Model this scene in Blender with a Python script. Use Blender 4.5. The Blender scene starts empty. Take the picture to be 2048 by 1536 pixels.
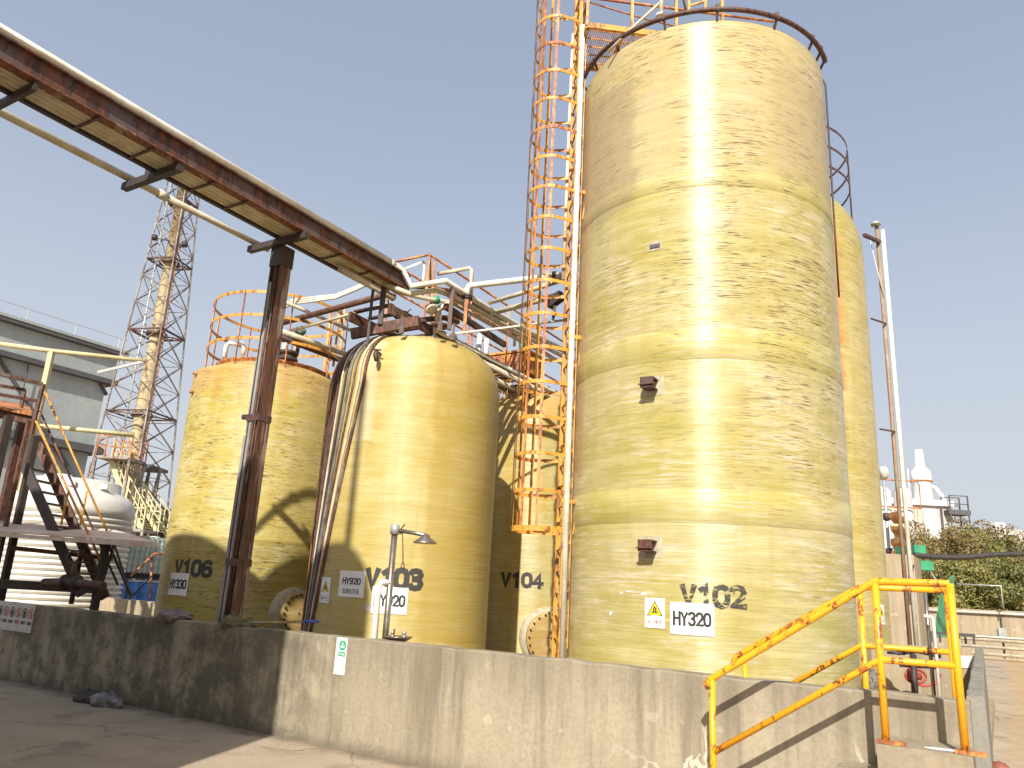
import bpy, math, random
import numpy as np
from mathutils import Vector, Matrix
random.seed(7); RNG = np.random.default_rng(7)
sc = bpy.context.scene
COL = sc.collection
R = math.radians

# ------------------------------------------------------------------ camera
FPX, PITCH, ROLL = 1530.0, R(15.13), R(3.07)
EYE = np.array([0.0, 0.0, 1.6])
_cp, _sp = math.cos(PITCH), math.sin(PITCH)
_f = np.array([0, _cp, _sp]); _u = np.array([0, -_sp, _cp]); _r = np.array([1.0, 0, 0])
_r2 = math.cos(ROLL) * _r + math.sin(ROLL) * _u
_u2 = -math.sin(ROLL) * _r + math.cos(ROLL) * _u
cam = bpy.data.cameras.new('camera'); camo = bpy.data.objects.new('camera', cam); COL.objects.link(camo)
cam.sensor_width = 36; cam.lens = FPX * 36 / 2048; cam.clip_start = .05; cam.clip_end = 3000
M = Matrix.Identity(4)
for i in range(3):
    M[i][0] = _r2[i]; M[i][1] = _u2[i]; M[i][2] = -_f[i]; M[i][3] = EYE[i]
camo.matrix_world = M
sc.camera = camo

def ray(x, y): return _f + (x - 1024) / FPX * _r2 - (y - 768) / FPX * _u2
def at(x, y, Y):
    d = ray(x, y); return EYE + d * Y / d[1]
def atz(x, y, z):
    d = ray(x, y); return EYE + d * (z - EYE[2]) / d[2]
def atp(x, y, p, n):
    d = ray(x, y); n = np.array(n, float); return EYE + d * (((np.array(p, float) - EYE) @ n) / (d @ n))
def oncyl(x, y, c, r):
    d = ray(x, y); a = d[0]**2 + d[1]**2; b = d[0] * c[0] + d[1] * c[1]
    t = (b - math.sqrt(max(b * b - a * (c[0]**2 + c[1]**2 - r * r), 0))) / a
    return EYE + d * t
def V(*a): return np.array(a, float)

AZ = R(32.2)                                   # the site grid
EX = V(math.cos(AZ), -math.sin(AZ), 0)         # along the front wall, to the right
GY = V(math.sin(AZ), math.cos(AZ), 0)          # away from the viewer
UP = V(0, 0, 1)

# ------------------------------------------------------------------ mesh helper
class MB:
    def __init__(s): s.v = []; s.f = []; s.sm = []
    def add(s, vs, fs, smooth=False):
        o = len(s.v); s.v += [tuple(map(float, p)) for p in vs]
        s.f += [tuple(i + o for i in q) for q in fs]; s.sm += [smooth] * len(fs); return s
    def hexa(s, a, b, c, d, e, f_, g, h):
        return s.add([a, b, c, d, e, f_, g, h], [(3, 2, 1, 0), (4, 5, 6, 7), (0, 1, 5, 4), (1, 2, 6, 5), (2, 3, 7, 6), (3, 0, 4, 7)])
    def box(s, c, hx, hy, hz, ax=None, ay=None, az=None):
        c = np.array(c, float); ax = V(1, 0, 0) if ax is None else ax; ay = V(0, 1, 0) if ay is None else ay; az = UP if az is None else az
        P = [c + sx * hx * ax + sy * hy * ay + sz * hz * az for sz in (-1, 1) for sx, sy in ((-1, -1), (1, -1), (1, 1), (-1, 1))]
        return s.hexa(*P)
    def gbox(s, c, hx, hy, hz): return s.box(c, hx, hy, hz, EX, GY, UP)
    def bar(s, p, q, w, h=None, up=UP):
        p = np.array(p, float); q = np.array(q, float); h = w if h is None else h
        t = q - p; L = np.linalg.norm(t)
        if L < 1e-6: return s
        t /= L; u = np.array(up, float)
        if abs(t @ u) > .99: u = V(1, 0, 0) if abs(t[0]) < .9 else V(0, 1, 0)
        sd = np.cross(t, u); sd /= np.linalg.norm(sd); u2 = np.cross(sd, t)
        return s.box((p + q) / 2, w / 2, h / 2, L / 2, sd, u2, t)
    def tube(s, path, r, n=10, caps=True, closed=False):
        P = [np.array(p, float) for p in path]; m = len(P)
        rs = r if hasattr(r, '__len__') else [r] * m
        T = []
        for i in range(m):
            a = P[(i - 1) % m] if (closed or i > 0) else P[i]; b = P[(i + 1) % m] if (closed or i < m - 1) else P[i]
            t = b - a; T.append(t / max(np.linalg.norm(t), 1e-9))
        u = V(0, 0, 1) if abs(T[0][2]) < .9 else V(1, 0, 0)
        vs = []
        for i in range(m):
            u = u - T[i] * (u @ T[i]); u /= max(np.linalg.norm(u), 1e-9); w = np.cross(T[i], u)
            for k in range(n):
                a = 2 * math.pi * k / n; vs.append(P[i] + rs[i] * (math.cos(a) * u + math.sin(a) * w))
        fs = []
        for i in range(m if closed else m - 1):
            j = (i + 1) % m
            for k in range(n):
                k2 = (k + 1) % n; fs.append((i * n + k, i * n + k2, j * n + k2, j * n + k))
        s.add(vs, fs, True)
        if caps and not closed:
            o = len(s.v) - len(vs)
            s.f.append(tuple(o + k for k in reversed(range(n)))); s.sm.append(False)
            s.f.append(tuple(o + (m - 1) * n + k for k in range(n))); s.sm.append(False)
        return s
    def lathe(s, prof, c=(0, 0, 0), n=96, axis=None, smooth=True):
        c = np.array(c, float); az = UP if axis is None else np.array(axis, float) / np.linalg.norm(axis)
        ax = V(1, 0, 0) if abs(az[0]) < .9 else V(0, 1, 0); ax = ax - az * (ax @ az); ax /= np.linalg.norm(ax); ay = np.cross(az, ax)
        vs = []; fs = []
        for r, z in prof:
            for k in range(n):
                a = 2 * math.pi * k / n; vs.append(c + r * (math.cos(a) * ax + math.sin(a) * ay) + z * az)
        for i in range(len(prof) - 1):
            for k in range(n):
                k2 = (k + 1) % n; fs.append((i * n + k, i * n + k2, (i + 1) * n + k2, (i + 1) * n + k))
        return s.add(vs, fs, smooth)
    def arc(s, c, r, a0, a1, z, w, h, n=32):            # flat strip bent round a vertical axis
        pts = []
        for i in range(n + 1):
            a = a0 + (a1 - a0) * i / n; d = V(math.sin(a), math.cos(a), 0)
            for rr, zz in ((r, -h / 2), (r + w, -h / 2), (r + w, h / 2), (r, h / 2)): pts.append(np.array([c[0], c[1], z]) + d * rr + UP * zz)
        fs = []
        for i in range(n):
            for k in range(4): fs.append((i * 4 + k, i * 4 + (k + 1) % 4, i * 4 + 4 + (k + 1) % 4, i * 4 + 4 + k))
        fs += [(0, 1, 2, 3), (n * 4 + 3, n * 4 + 2, n * 4 + 1, n * 4)]
        return s.add(pts, fs)
    def build(s, name, m, parent=None, sharp=None):
        me = bpy.data.meshes.new(name)
        off = np.zeros(3)
        if parent is not None: off = world_loc(parent)
        vs = [(p[0] - off[0], p[1] - off[1], p[2] - off[2]) for p in s.v]
        me.from_pydata(vs, [], s.f)
        me.polygons.foreach_set('use_smooth', s.sm)
        me.materials.append(m); me.update()
        o = bpy.data.objects.new(name, me); COL.objects.link(o)
        if parent is not None: o.parent = parent
        return o
def world_loc(o):
    p = np.zeros(3)
    while o is not None: p += np.array(o.location); o = o.parent
    return p
def thing(name, label, cat, loc, group=None):
    o = bpy.data.objects.new(name, None); COL.objects.link(o); o.location = [float(a) for a in loc]; o.empty_display_size = .2
    return tag(o, label, cat, group)
def tag(o, label=None, cat=None, group=None, kind=None):
    if label: o['label'] = label
    if cat: o['category'] = cat
    if group: o['group'] = group
    if kind: o['kind'] = kind
    return o
def dup(root, loc, label, group=None):
    r = root.copy(); COL.objects.link(r); r.location = [float(a) for a in loc]; r['label'] = label
    if group: r['group'] = group
    for ch in list(root.children):
        c = ch.copy(); COL.objects.link(c); c.parent = r
        for g in list(ch.children):
            d = g.copy(); COL.objects.link(d); d.parent = c
    return r

# ------------------------------------------------------------------ materials
class NT:
    def __init__(s, name):
        s.m = bpy.data.materials.new(name); s.m.use_nodes = True; s.t = s.m.node_tree; s.n = s.t.nodes
        s.b = s.n['Principled BSDF']
    def node(s, k, **kw):
        n = s.n.new(k)
        for a, b in kw.items(): setattr(n, a, b)
        return n
    def L(s, a, b): s.t.links.new(a, b)
    def inp(s, sock, v):
        if hasattr(v, 'bl_idname') or hasattr(v, 'is_output'): s.L(v, sock)
        else: sock.default_value = v
    def math(s, op, a, b=None, clamp=False):
        n = s.node('ShaderNodeMath', operation=op, use_clamp=clamp); s.inp(n.inputs[0], a)
        if b is not None: s.inp(n.inputs[1], b)
        return n.outputs[0]
    def comb(s, x, y, z):
        n = s.node('ShaderNodeCombineXYZ')
        for i, v in enumerate((x, y, z)): s.inp(n.inputs[i], v)
        return n.outputs[0]
    def noise(s, vec, scale=1, detail=4, rough=.6, dist=0):
        n = s.node('ShaderNodeTexNoise'); s.L(vec, n.inputs['Vector'])
        n.inputs['Scale'].default_value = scale; n.inputs['Detail'].default_value = detail; n.inputs['Roughness'].default_value = rough; n.inputs['Distortion'].default_value = dist
        return n.outputs['Fac']
    def ramp(s, fac, lo, hi):
        n = s.node('ShaderNodeMapRange', interpolation_type='SMOOTHSTEP'); s.L(fac, n.inputs['Value'])
        n.inputs['From Min'].default_value = lo; n.inputs['From Max'].default_value = hi
        return n.outputs[0]
    def mix(s, fac, a, b, mode='MIX'):
        n = s.node('ShaderNodeMix', data_type='RGBA', blend_type=mode); s.inp(n.inputs[0], fac)
        for k, v in ((6, a), (7, b)):
            if isinstance(v, (tuple, list)): n.inputs[k].default_value = (*v, 1) if len(v) == 3 else v
            else: s.L(v, n.inputs[k])
        return n.outputs[2]
    def map(s, vec, scale):
        n = s.node('ShaderNodeMapping'); s.L(vec, n.inputs[0]); n.inputs['Scale'].default_value = scale; return n.outputs[0]
    def pos(s): return s.node('ShaderNodeNewGeometry').outputs['Position']
    def obj(s): return s.node('ShaderNodeTexCoord').outputs['Object']
    def sep(s, v):
        n = s.node('ShaderNodeSeparateXYZ'); s.L(v, n.inputs[0]); return n.outputs
    def bump(s, h, strength, dist=.02):
        n = s.node('ShaderNodeBump'); s.L(h, n.inputs['Height']); n.inputs['Strength'].default_value = strength; n.inputs['Distance'].default_value = dist
        s.L(n.outputs[0], s.b.inputs['Normal'])
    def fin(s, col, rough=.6, metal=0, spec=None):
        if isinstance(col, (tuple, list)): s.b.inputs['Base Color'].default_value = (*col, 1)
        else: s.L(col, s.b.inputs['Base Color'])
        s.inp(s.b.inputs['Roughness'], rough); s.b.inputs['Metallic'].default_value = metal
        if spec is not None: s.b.inputs['Specular IOR Level'].default_value = spec
        return s.m

def plain(name, c1, c2=None, scale=6, rough=.6, metal=0, stretch=(1, 1, 1), bump=.15, lo=.35, hi=.65):
    t = NT(name); c2 = c2 or tuple(x * .75 for x in c1)
    v = t.map(t.pos(), stretch)
    n = t.noise(v, scale, 6, .65); col = t.mix(t.ramp(n, lo, hi), c1, c2)
    n2 = t.noise(v, scale * 9, 3, .6); col = t.mix(t.math('MULTIPLY', t.ramp(n2, .35, .7), .25), col, tuple(x * .6 for x in c2))
    t.bump(n2, bump, .01)
    return t.fin(col, rough, metal)
def rusty(name, paint, rust=(.17, .065, .025), dark=(.06, .028, .016), amt=.5, scale=5, rough=.6, stretch=(1, 1, .35), metal=0):
    t = NT(name); v = t.map(t.pos(), stretch)
    n = t.noise(v, scale, 8, .7); n2 = t.noise(v, scale * 5, 5, .7)
    rc = t.mix(t.ramp(n2, .38, .62), rust, dark)
    pc = t.mix(t.math('MULTIPLY', t.ramp(n2, .4, .7), .35), paint, tuple(x * .7 for x in paint))
    m = t.ramp(t.math('ADD', t.math('MULTIPLY', n, .75), t.math('MULTIPLY', n2, .25)), .62 - amt * .3, .68 - amt * .3)
    t.bump(n2, .25, .008)
    return t.fin(t.mix(m, pc, rc), rough, metal)

MT = {}
MT['yellow'] = rusty('yellow_paint', (.60, .285, .04), (.36, .13, .035), (.18, .07, .025), .38, 7, .5)
MT['yellow_bright'] = rusty('yellow_rail_paint', (.80, .36, .012), (.44, .15, .02), (.16, .05, .02), .33, 9, .38, (1, 1, .7))
MT['orange_rust'] = rusty('orange_rust_paint', (.60, .25, .06), (.40, .13, .045), (.20, .07, .03), .55, 6, .6)
MT['rust'] = rusty('rusted_steel', (.17, .125, .10), (.16, .058, .028), (.05, .028, .022), .72, 4, .7)
MT['rust_streak'] = rusty('rusted_column_steel', (.26, .20, .16), (.15, .052, .026), (.048, .028, .024), .66, 3.2, .6, (1.6, 1.6, .16))
MT['brown'] = rusty('dark_brown_steel', (.09, .05, .045), (.14, .05, .03), (.03, .016, .016), .55, 5, .6)
MT['rust_beam'] = rusty('rusted_beam', (.105, .075, .075), (.15, .055, .03), (.045, .025, .024), .60, 2.2, .65)
MT['rust_flange'] = rusty('rust_flange', (.30, .22, .17), (.24, .085, .03), (.10, .04, .025), .75, 3, .7)
MT['dark'] = plain('dark_steel', (.035, .03, .03), (.055, .035, .028), 8, .6)
MT['grey_paint'] = plain('grey_paint', (.30, .31, .30), (.20, .20, .19), 3, .55, stretch=(1, 1, .3))
MT['cream'] = plain('cream_pipe', (.62, .57, .44), (.48, .40, .27), 4, .5)
MT['white_pipe'] = plain('white_pipe', (.78, .76, .70), (.60, .56, .47), 3, .42)
MT['white'] = plain('white_sheet', (.80, .80, .80), (.72, .72, .71), 3, .45, bump=.03)
MT['whitebld'] = plain('white_cladding', (.52, .51, .50), (.38, .29, .235), 1.0, .6, stretch=(1.5, 1.5, .10), lo=.5, hi=.72)
MT['steel'] = plain('stainless_steel', (.42, .38, .33), (.28, .22, .17), 6, .32, .85)
MT['galv'] = plain('galvanised_pipe', (.48, .49, .47), (.36, .37, .36), 6, .45, .4)
MT['black'] = plain('black_hose', (.028, .026, .026), (.05, .04, .032), 9, .55)
MT['greytube'] = plain('grey_tube', (.22, .20, .18), (.12, .10, .085), 5, .55)
MT['ink'] = plain('black_ink', (.02, .02, .022), (.03, .03, .03), 9, .7, bump=0)
MT['plastic'] = plain('white_poly', (.62, .60, .54), (.52, .47, .39), 2.2, .45, stretch=(1, 1, .4), lo=.45, hi=.75)
MT['tote'] = plain('translucent_poly', (.62, .74, .66), (.52, .64, .56), 3, .4)
MT['blue'] = plain('blue_plastic', (.045, .21, .62), (.04, .16, .50), 4, .4)
MT['green'] = plain('green_sheet', (.055, .33, .17), (.04, .25, .13), 3, .5)
MT['greenink'] = plain('green_ink', (.02, .36, .17), (.02, .30, .14), 3, .6, bump=0)
MT['warn'] = plain('warning_yellow', (.80, .55, .01), (.7, .48, .01), 3, .5, bump=0)
MT['redink'] = plain('red_ink', (.40, .05, .04), (.33, .05, .04), 3, .6, bump=0)
MT['red'] = plain('red_paint', (.40, .055, .035), (.30, .045, .03), 5, .5)
MT['pinkred'] = plain('red_hose_rubber', (.55, .09, .10), (.42, .08, .08), 5, .5)
MT['hydrant'] = plain('faded_red_paint', (.27, .085, .055), (.19, .055, .035), 6, .6)
MT['rag'] = plain('grey_pink_cloth', (.30, .22, .21), (.19, .14, .13), 14, .95, bump=.6)
MT['rag2'] = plain('olive_mop_cloth', (.18, .16, .08), (.10, .09, .05), 16, .95, bump=.6)
MT['bluegrip'] = plain('blue_grip', (.04, .09, .55), (.03, .07, .42), 8, .45)
MT['canopy'] = plain('rust_stained_sheet', (.64, .54, .46), (.48, .28, .20), 1.3, .6, lo=.45, hi=.7)
MT['greybld'] = plain('grey_concrete_panel', (.37, .40, .395), (.32, .35, .345), .25, .85, bump=.1)
MT['greydark'] = plain('dark_grey_ledge', (.10, .095, .10), (.08, .075, .08), .5, .8)
MT['greyed'] = plain('pale_patch', (.47, .43, .31), (.33, .29, .20), 12, .6)
MT['tower'] = rusty('tower_paint', (.30, .27, .24), (.21, .13, .10), (.13, .10, .085), .5, 1.2, .7, (1, 1, 1))
MT['stack'] = rusty('stack_paint', (.44, .36, .20), (.28, .16, .08), (.16, .10, .065), .42, .8, .6, (1, 1, .5))
MT['paleyellow'] = plain('pale_yellow_pipe', (.66, .60, .36), (.50, .42, .22), 2, .5)
MT['lamp'] = plain('lamp_housing', (.7, .68, .62), (.5, .45, .38), 3, .5)

ANR = 0.25
def frp(name, fz=None, bands=(), lilac=.0, gloss=.28, aniso=.94, base=(.355, .315, .095), tan=(.43, .385, .20), fleck=.5, wear=.5, seed=0.0, pale_top=None, stains_and_shade=(), dry=.3, topbrown=None):
    """filament wound glass-fibre shell: round-the-tank fibre streaks, flecks, drips"""
    t = NT(name); o = t.obj(); x, y, z = t.sep(o)
    ang = t.math('ARCTAN2', x, t.math('MULTIPLY', y, -1.0))
    def cy(ka, kz, off=0.0): return t.comb(t.math('ADD', t.math('MULTIPLY', ang, ka), seed + off), t.math('MULTIPLY', z, kz), seed * 1.7 + off)
    big = t.noise(cy(1.1, .8), 1.3, 4, .6)
    col = t.mix(t.ramp(big, .35, .68), base, tan)
    mid = t.noise(cy(2.2, 9, 3), 1.0, 5, .6)
    col = t.mix(t.math('MULTIPLY', t.ramp(mid, .40, .72), .45), col, (.60, .53, .28))
    fine = t.noise(cy(3.5, 55, 7), 1.0, 4, .7)
    col = t.mix(t.math('MULTIPLY', t.ramp(fine, .36, .66), .30), col, (.27, .19, .035))
    if lilac:                                               # bare pale fibres
        li = t.noise(cy(4, 30, 51), 1.0, 5, .7); lp = t.ramp(t.noise(cy(1.6, 1.4, 53), 1.2, 3, .6), .42, .62)
        col = t.mix(t.math('MULTIPLY', t.math('MULTIPLY', t.ramp(li, .46, .62), lp), lilac), col, (.60, .52, .43))
    for z0, z1 in bands:                                    # overlap wraps of newer resin
        bm = t.math('MULTIPLY', t.ramp(z, z0 - .01, z0 + .01), t.ramp(z, z1 + .01, z1 - .01))
        col = t.mix(t.math('MULTIPLY', bm, .2), col, (.45, .405, .085))
    # vertical runs
    drip = t.noise(cy(9, .35, 11), 1.0, 4, .6)
    col = t.mix(t.math('MULTIPLY', t.ramp(drip, .48, .72), dry), col, (.36, .22, .05))
    if pale_top is not None:                                # weathered grey fibres showing near the top
        m = t.math('MULTIPLY', t.ramp(t.math('ADD', z, t.math('MULTIPLY', big, .7)), pale_top, pale_top + .5), .55)
        col = t.mix(m, col, t.mix(t.ramp(mid, .4, .6), (.52, .41, .22), (.40, .31, .17)))
    # dark delaminated flecks, in drifts
    drift = t.ramp(t.noise(cy(1.5, .75, 17), 1.3, 4, .65), .36, .58)
    if fz: drift = t.math('MULTIPLY', drift, t.math('ADD', t.math('MULTIPLY', t.ramp(t.math('ADD', z, t.math('MULTIPLY', ang, 2.2)), fz[0], fz[1]), .80), .20))
    fl = t.noise(cy(7.0, 52, 23), 1.0, 4, .6, .3)
    fm = t.math('MULTIPLY', t.ramp(fl, .555, .63), drift)
    fl2 = t.noise(cy(13, 75, 29), 1.0, 2, .5)
    fm2 = t.math('MULTIPLY', t.ramp(fl2, .58, .68), drift)
    col = t.mix(t.math('MULTIPLY', fm, fleck, True), col, (.115, .075, .035))
    col = t.mix(t.math('MULTIPLY', fm2, fleck * .8, True), col, (.20, .115, .05))
    for a0, a1, z0, z1, k, c in stains_and_shade:                      # ragged patches: wear and rust, plus shading painted as darker tone
        ja = t.math('ADD', ang, t.math('MULTIPLY', t.math('SUBTRACT', t.noise(cy(.6, 2.3, 31), 1.0, 5, .6), .5), .22))
        jz = t.math('ADD', z, t.math('MULTIPLY', t.math('SUBTRACT', t.noise(cy(3, 3, 37), 1.0, 4, .6), .5), .35))
        m = t.math('MULTIPLY', t.math('MULTIPLY', t.ramp(ja, a0 - .05, a0 + .05), t.ramp(ja, a1 + .05, a1 - .05)),
                   t.math('MULTIPLY', t.ramp(jz, z0 - .03, z0 + .03), t.ramp(jz, z1 + .05, z1 - .05)))
        col = t.mix(t.math('MULTIPLY', m, k), col, c)
    if topbrown is not None:
        m = t.math('MULTIPLY', t.ramp(t.math('ADD', z, t.math('MULTIPLY', drip, .8)), topbrown, topbrown + .45), .38)
        col = t.mix(m, col, (.42, .20, .06))
    hgt = t.math('ADD', t.noise(cy(1.5, 60, 41), 1.0, 3, .7), t.math('MULTIPLY', t.noise(cy(.8, 13, 43), 1.0, 2, .5), 1.5))
    t.bump(hgt, .32, .012)
    rg = t.math('ADD', t.math('MULTIPLY', t.noise(cy(4, 40, 47), 1.0, 3, .6), .14), gloss)
    tg = t.node('ShaderNodeTangent', direction_type='RADIAL', axis='Z'); t.L(tg.outputs[0], t.b.inputs['Tangent'])
    t.b.inputs['Anisotropic'].default_value = aniso; t.b.inputs['Anisotropic Rotation'].default_value = ANR
    return t.fin(col, rg, 0, .5)

def concrete(name, c1, c2, dirt, seed=0.0, crack=0.0, streak=.6, moss=0.0, scale=1.0):
    t = NT(name); p = t.pos(); x, y, z = t.sep(p)
    n = t.noise(p, .9 * scale, 6, .65); col = t.mix(t.ramp(n, .35, .68), c1, c2)
    v = t.map(p, (1, 1, .07)); s1 = t.noise(v, 3.2, 5, .65, .4); s2 = t.noise(v, 11, 4, .6)
    col = t.mix(t.math('MULTIPLY', t.ramp(s1, .46, .70), streak), col, dirt)
    col = t.mix(t.math('MULTIPLY', t.ramp(s2, .5, .72), streak * .5), col, tuple(a * .8 for a in dirt))
    g = t.noise(p, 28, 4, .6); col = t.mix(t.math('MULTIPLY', t.ramp(g, .4, .7), .28), col, dirt)
    sp = t.noise(p, 5.0, 3, .5); col = t.mix(t.math('MULTIPLY', t.ramp(sp, .66, .72), .35), col, (.50, .46, .37))
    if moss > 0:
        run = t.math('MULTIPLY', t.ramp(t.math('ADD', z, t.math('MULTIPLY', t.math('SUBTRACT', s1, .5), 1.6)), .45, 1.05), .34)
        col = t.mix(run, col, (.10, .085, .062))
        ft = t.ramp(t.math('ADD', z, t.math('MULTIPLY', n, .22)), .26, .08)
        col = t.mix(t.math('MULTIPLY', ft, .6), col, (.075, .062, .045))
        a = t.math('ADD', x, t.math('MULTIPLY', n, 4.0))
        m = t.math('MULTIPLY', t.ramp(a, 1.6, -1.6), t.ramp(t.noise(p, 2.6, 5, .7), .38, .58))
        col = t.mix(t.math('MULTIPLY', m, moss), col, (.065, .06, .04))
    if crack > 0:
        w = t.node('ShaderNodeTexVoronoi', feature='DISTANCE_TO_EDGE'); w.inputs['Scale'].default_value = 1.15
        jit = t.node('ShaderNodeVectorMath', operation='ADD'); nn = t.node('ShaderNodeTexNoise'); nn.inputs['Scale'].default_value = 3.5; nn.inputs['Detail'].default_value = 5
        t.L(p, nn.inputs['Vector']); sc_ = t.node('ShaderNodeVectorMath', operation='SCALE'); t.L(nn.outputs['Color'], sc_.inputs[0]); sc_.inputs['Scale'].default_value = .5
        t.L(p, jit.inputs[0]); t.L(sc_.outputs[0], jit.inputs[1]); t.L(jit.outputs[0], w.inputs['Vector'])
        wid = t.math('MULTIPLY', t.noise(p, 4, 3, .6), .028)
        line = t.math('LESS_THAN', w.outputs['Distance'], wid)
        low = t.ramp(t.math('SUBTRACT', z, t.math('MULTIPLY', n, .25)), .62, .42)
        reg = t.math('MULTIPLY', t.ramp(t.noise(p, 1.1, 2, .5), .40, .48), t.math('ADD', t.ramp(x, .9, 1.5), .12))
        col = t.mix(t.math('MULTIPLY', t.math('MULTIPLY', line, t.math('MULTIPLY', reg, low)), crack), col, (.47, .44, .36))
    t.bump(t.math('ADD', g, t.math('MULTIPLY', sp, .5)), .35, .01)
    return t.fin(col, .85)
MT['wall'] = concrete('dike_concrete', (.36, .305, .215), (.30, .255, .18), (.15, .125, .088), crack=.85, streak=.75, moss=.75)
MT['wallgrey'] = concrete('grey_wall_concrete', (.25, .235, .20), (.20, .185, .155), (.11, .10, .085), streak=.7)
MT['wallfar'] = concrete('far_concrete', (.40, .32, .21), (.33, .27, .19), (.19, .15, .10), streak=.6)
MT['step'] = concrete('step_concrete', (.36, .30, .21), (.27, .22, .155), (.14, .11, .075), streak=.3)
MT['floor'] = concrete('floor_concrete', (.36, .28, .18), (.30, .22, .13), (.20, .13, .07), streak=.1)

def ground_mat():
    t = NT('yard_concrete'); p = t.pos(); x, y, z = t.sep(p)
    n = t.noise(p, .35, 6, .65); col = t.mix(t.ramp(n, .35, .66), (.44, .35, .25), (.35, .275, .195))
    n2 = t.noise(p, 2.2, 6, .7); col = t.mix(t.math('MULTIPLY', t.ramp(n2, .45, .68), .5), col, (.25, .19, .13))
    g = t.noise(p, 45, 4, .65); col = t.mix(t.math('MULTIPLY', t.ramp(g, .4, .68), .35), col, (.17, .13, .09))
    # iron stained paving right of the dike
    u = t.math('SUBTRACT', t.math('MULTIPLY', x, math.cos(AZ)), t.math('MULTIPLY', y, math.sin(AZ)))
    m = t.ramp(t.math('ADD', u, t.math('MULTIPLY', n2, .5)), 0.0, .6)
    st = t.map(p, (1, 1, 1)); br = t.noise(st, 2.6, 6, .75)
    col = t.mix(m, col, t.mix(t.ramp(br, .36, .64), (.44, .325, .175), (.37, .235, .115)))
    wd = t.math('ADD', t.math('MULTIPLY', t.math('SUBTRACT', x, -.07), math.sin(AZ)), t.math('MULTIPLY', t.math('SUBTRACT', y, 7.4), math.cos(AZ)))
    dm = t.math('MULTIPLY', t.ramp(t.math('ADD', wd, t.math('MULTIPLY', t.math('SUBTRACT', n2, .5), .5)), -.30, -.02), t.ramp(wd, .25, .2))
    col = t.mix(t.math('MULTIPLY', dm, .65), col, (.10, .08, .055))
    vo = t.node('ShaderNodeTexVoronoi', feature='DISTANCE_TO_EDGE'); vo.inputs['Scale'].default_value = .42
    wj = t.node('ShaderNodeVectorMath', operation='ADD'); nz = t.node('ShaderNodeTexNoise'); nz.inputs['Scale'].default_value = 1.6; nz.inputs['Detail'].default_value = 6
    t.L(p, nz.inputs['Vector']); t.L(p, wj.inputs[0]); t.L(nz.outputs['Color'], wj.inputs[1]); t.L(wj.outputs[0], vo.inputs['Vector'])
    ck = t.math('LESS_THAN', vo.outputs['Distance'], .006); ck = t.math('MULTIPLY', ck, t.ramp(t.noise(p, .7, 3, .5), .46, .56))
    col = t.mix(t.math('MULTIPLY', ck, .7), col, (.09, .07, .05))
    spl_ = t.ramp(t.noise(p, 1.1, 4, .55), .60, .68); col = t.mix(t.math('MULTIPLY', spl_, .45), col, (.19, .15, .105))
    t.bump(t.math('ADD', g, n2), .3, .01)
    return t.fin(col, .88)
MT['ground'] = ground_mat()

def leafmat(name, a, b, c):
    t = NT(name); g = t.node('ShaderNodeNewGeometry'); r = g.outputs['Random Per Island']
    rp = t.node('ShaderNodeValToRGB'); t.L(r, rp.inputs[0]); e = rp.color_ramp.elements
    e[0].position = 0; e[0].color = (*a, 1); e[1].position = 1; e[1].color = (*c, 1); k = e.new(.55); k.color = (*b, 1)
    n = t.noise(g.outputs['Position'], .55, 3, .6)
    col = t.mix(t.math('MULTIPLY', t.ramp(n, .5, .7), .6), rp.outputs[0], tuple(q * .8 for q in c))
    t.b.inputs['Subsurface Weight'].default_value = 0
    return t.fin(col, .6)
MT['leaf'] = leafmat('olive_leaves', (.125, .14, .03), (.185, .175, .042), (.235, .175, .058))
MT['leaf2'] = leafmat('green_leaves', (.085, .115, .03), (.125, .14, .038), (.17, .15, .05))
MT['leaf3'] = leafmat('russet_leaves', (.125, .115, .032), (.185, .142, .045), (.26, .155, .065))
MT['bark'] = plain('bark', (.12, .085, .06), (.07, .05, .035), 6, .9, stretch=(1, 1, .2))

# faded stencil paint, worn to the shell beneath
def stencil(name, wear):
    t = NT(name); p = t.pos()
    n = t.noise(t.map(p, (1, 1, 2.5)), 9, 6, .75)
    tr = t.node('ShaderNodeBsdfTransparent'); mx = t.node('ShaderNodeMixShader')
    t.L(t.ramp(n, wear - .05, wear + .10), mx.inputs[0]); t.fin((.035, .033, .03), .6)
    t.L(t.b.outputs[0], mx.inputs[1]); t.L(tr.outputs[0], mx.inputs[2])
    t.L(mx.outputs[0], t.n['Material Output'].inputs[0]); return t.m
MT['stencil_new'] = stencil('stencil_paint', .70)
MT['stencil_worn'] = stencil('worn_stencil_paint', .50)
MT['stencil_mid'] = stencil('faded_stencil_paint', .58)

# ------------------------------------------------------------------ text and sheets
FONT = None
def text_mesh(body, height, bold=0.0, width=None):
    cu = bpy.data.curves.new('lettering', 'FONT'); cu.body = body; cu.size = 1; cu.offset = bold; cu.align_x = 'CENTER'; cu.resolution_u = 3
    o = bpy.data.objects.new('lettering', cu); COL.objects.link(o)
    dg = bpy.context.evaluated_depsgraph_get(); dg.update()
    me = bpy.data.meshes.new_from_object(o.evaluated_get(dg))
    vs = np.array([v.co[:] for v in me.vertices]) if len(me.vertices) else np.zeros((0, 3)); fs = [tuple(p.vertices) for p in me.polygons]
    bpy.data.objects.remove(o); bpy.data.curves.remove(cu); bpy.data.meshes.remove(me)
    if len(vs) == 0: return vs, fs
    lo = vs.min(0); hi = vs.max(0); c = (lo + hi) / 2
    vs = vs - c; k = height / (hi[1] - lo[1]); kx = k if width is None else width / (hi[0] - lo[0])
    vs[:, 0] *= kx; vs[:, 1] *= k
    return vs, fs
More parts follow.
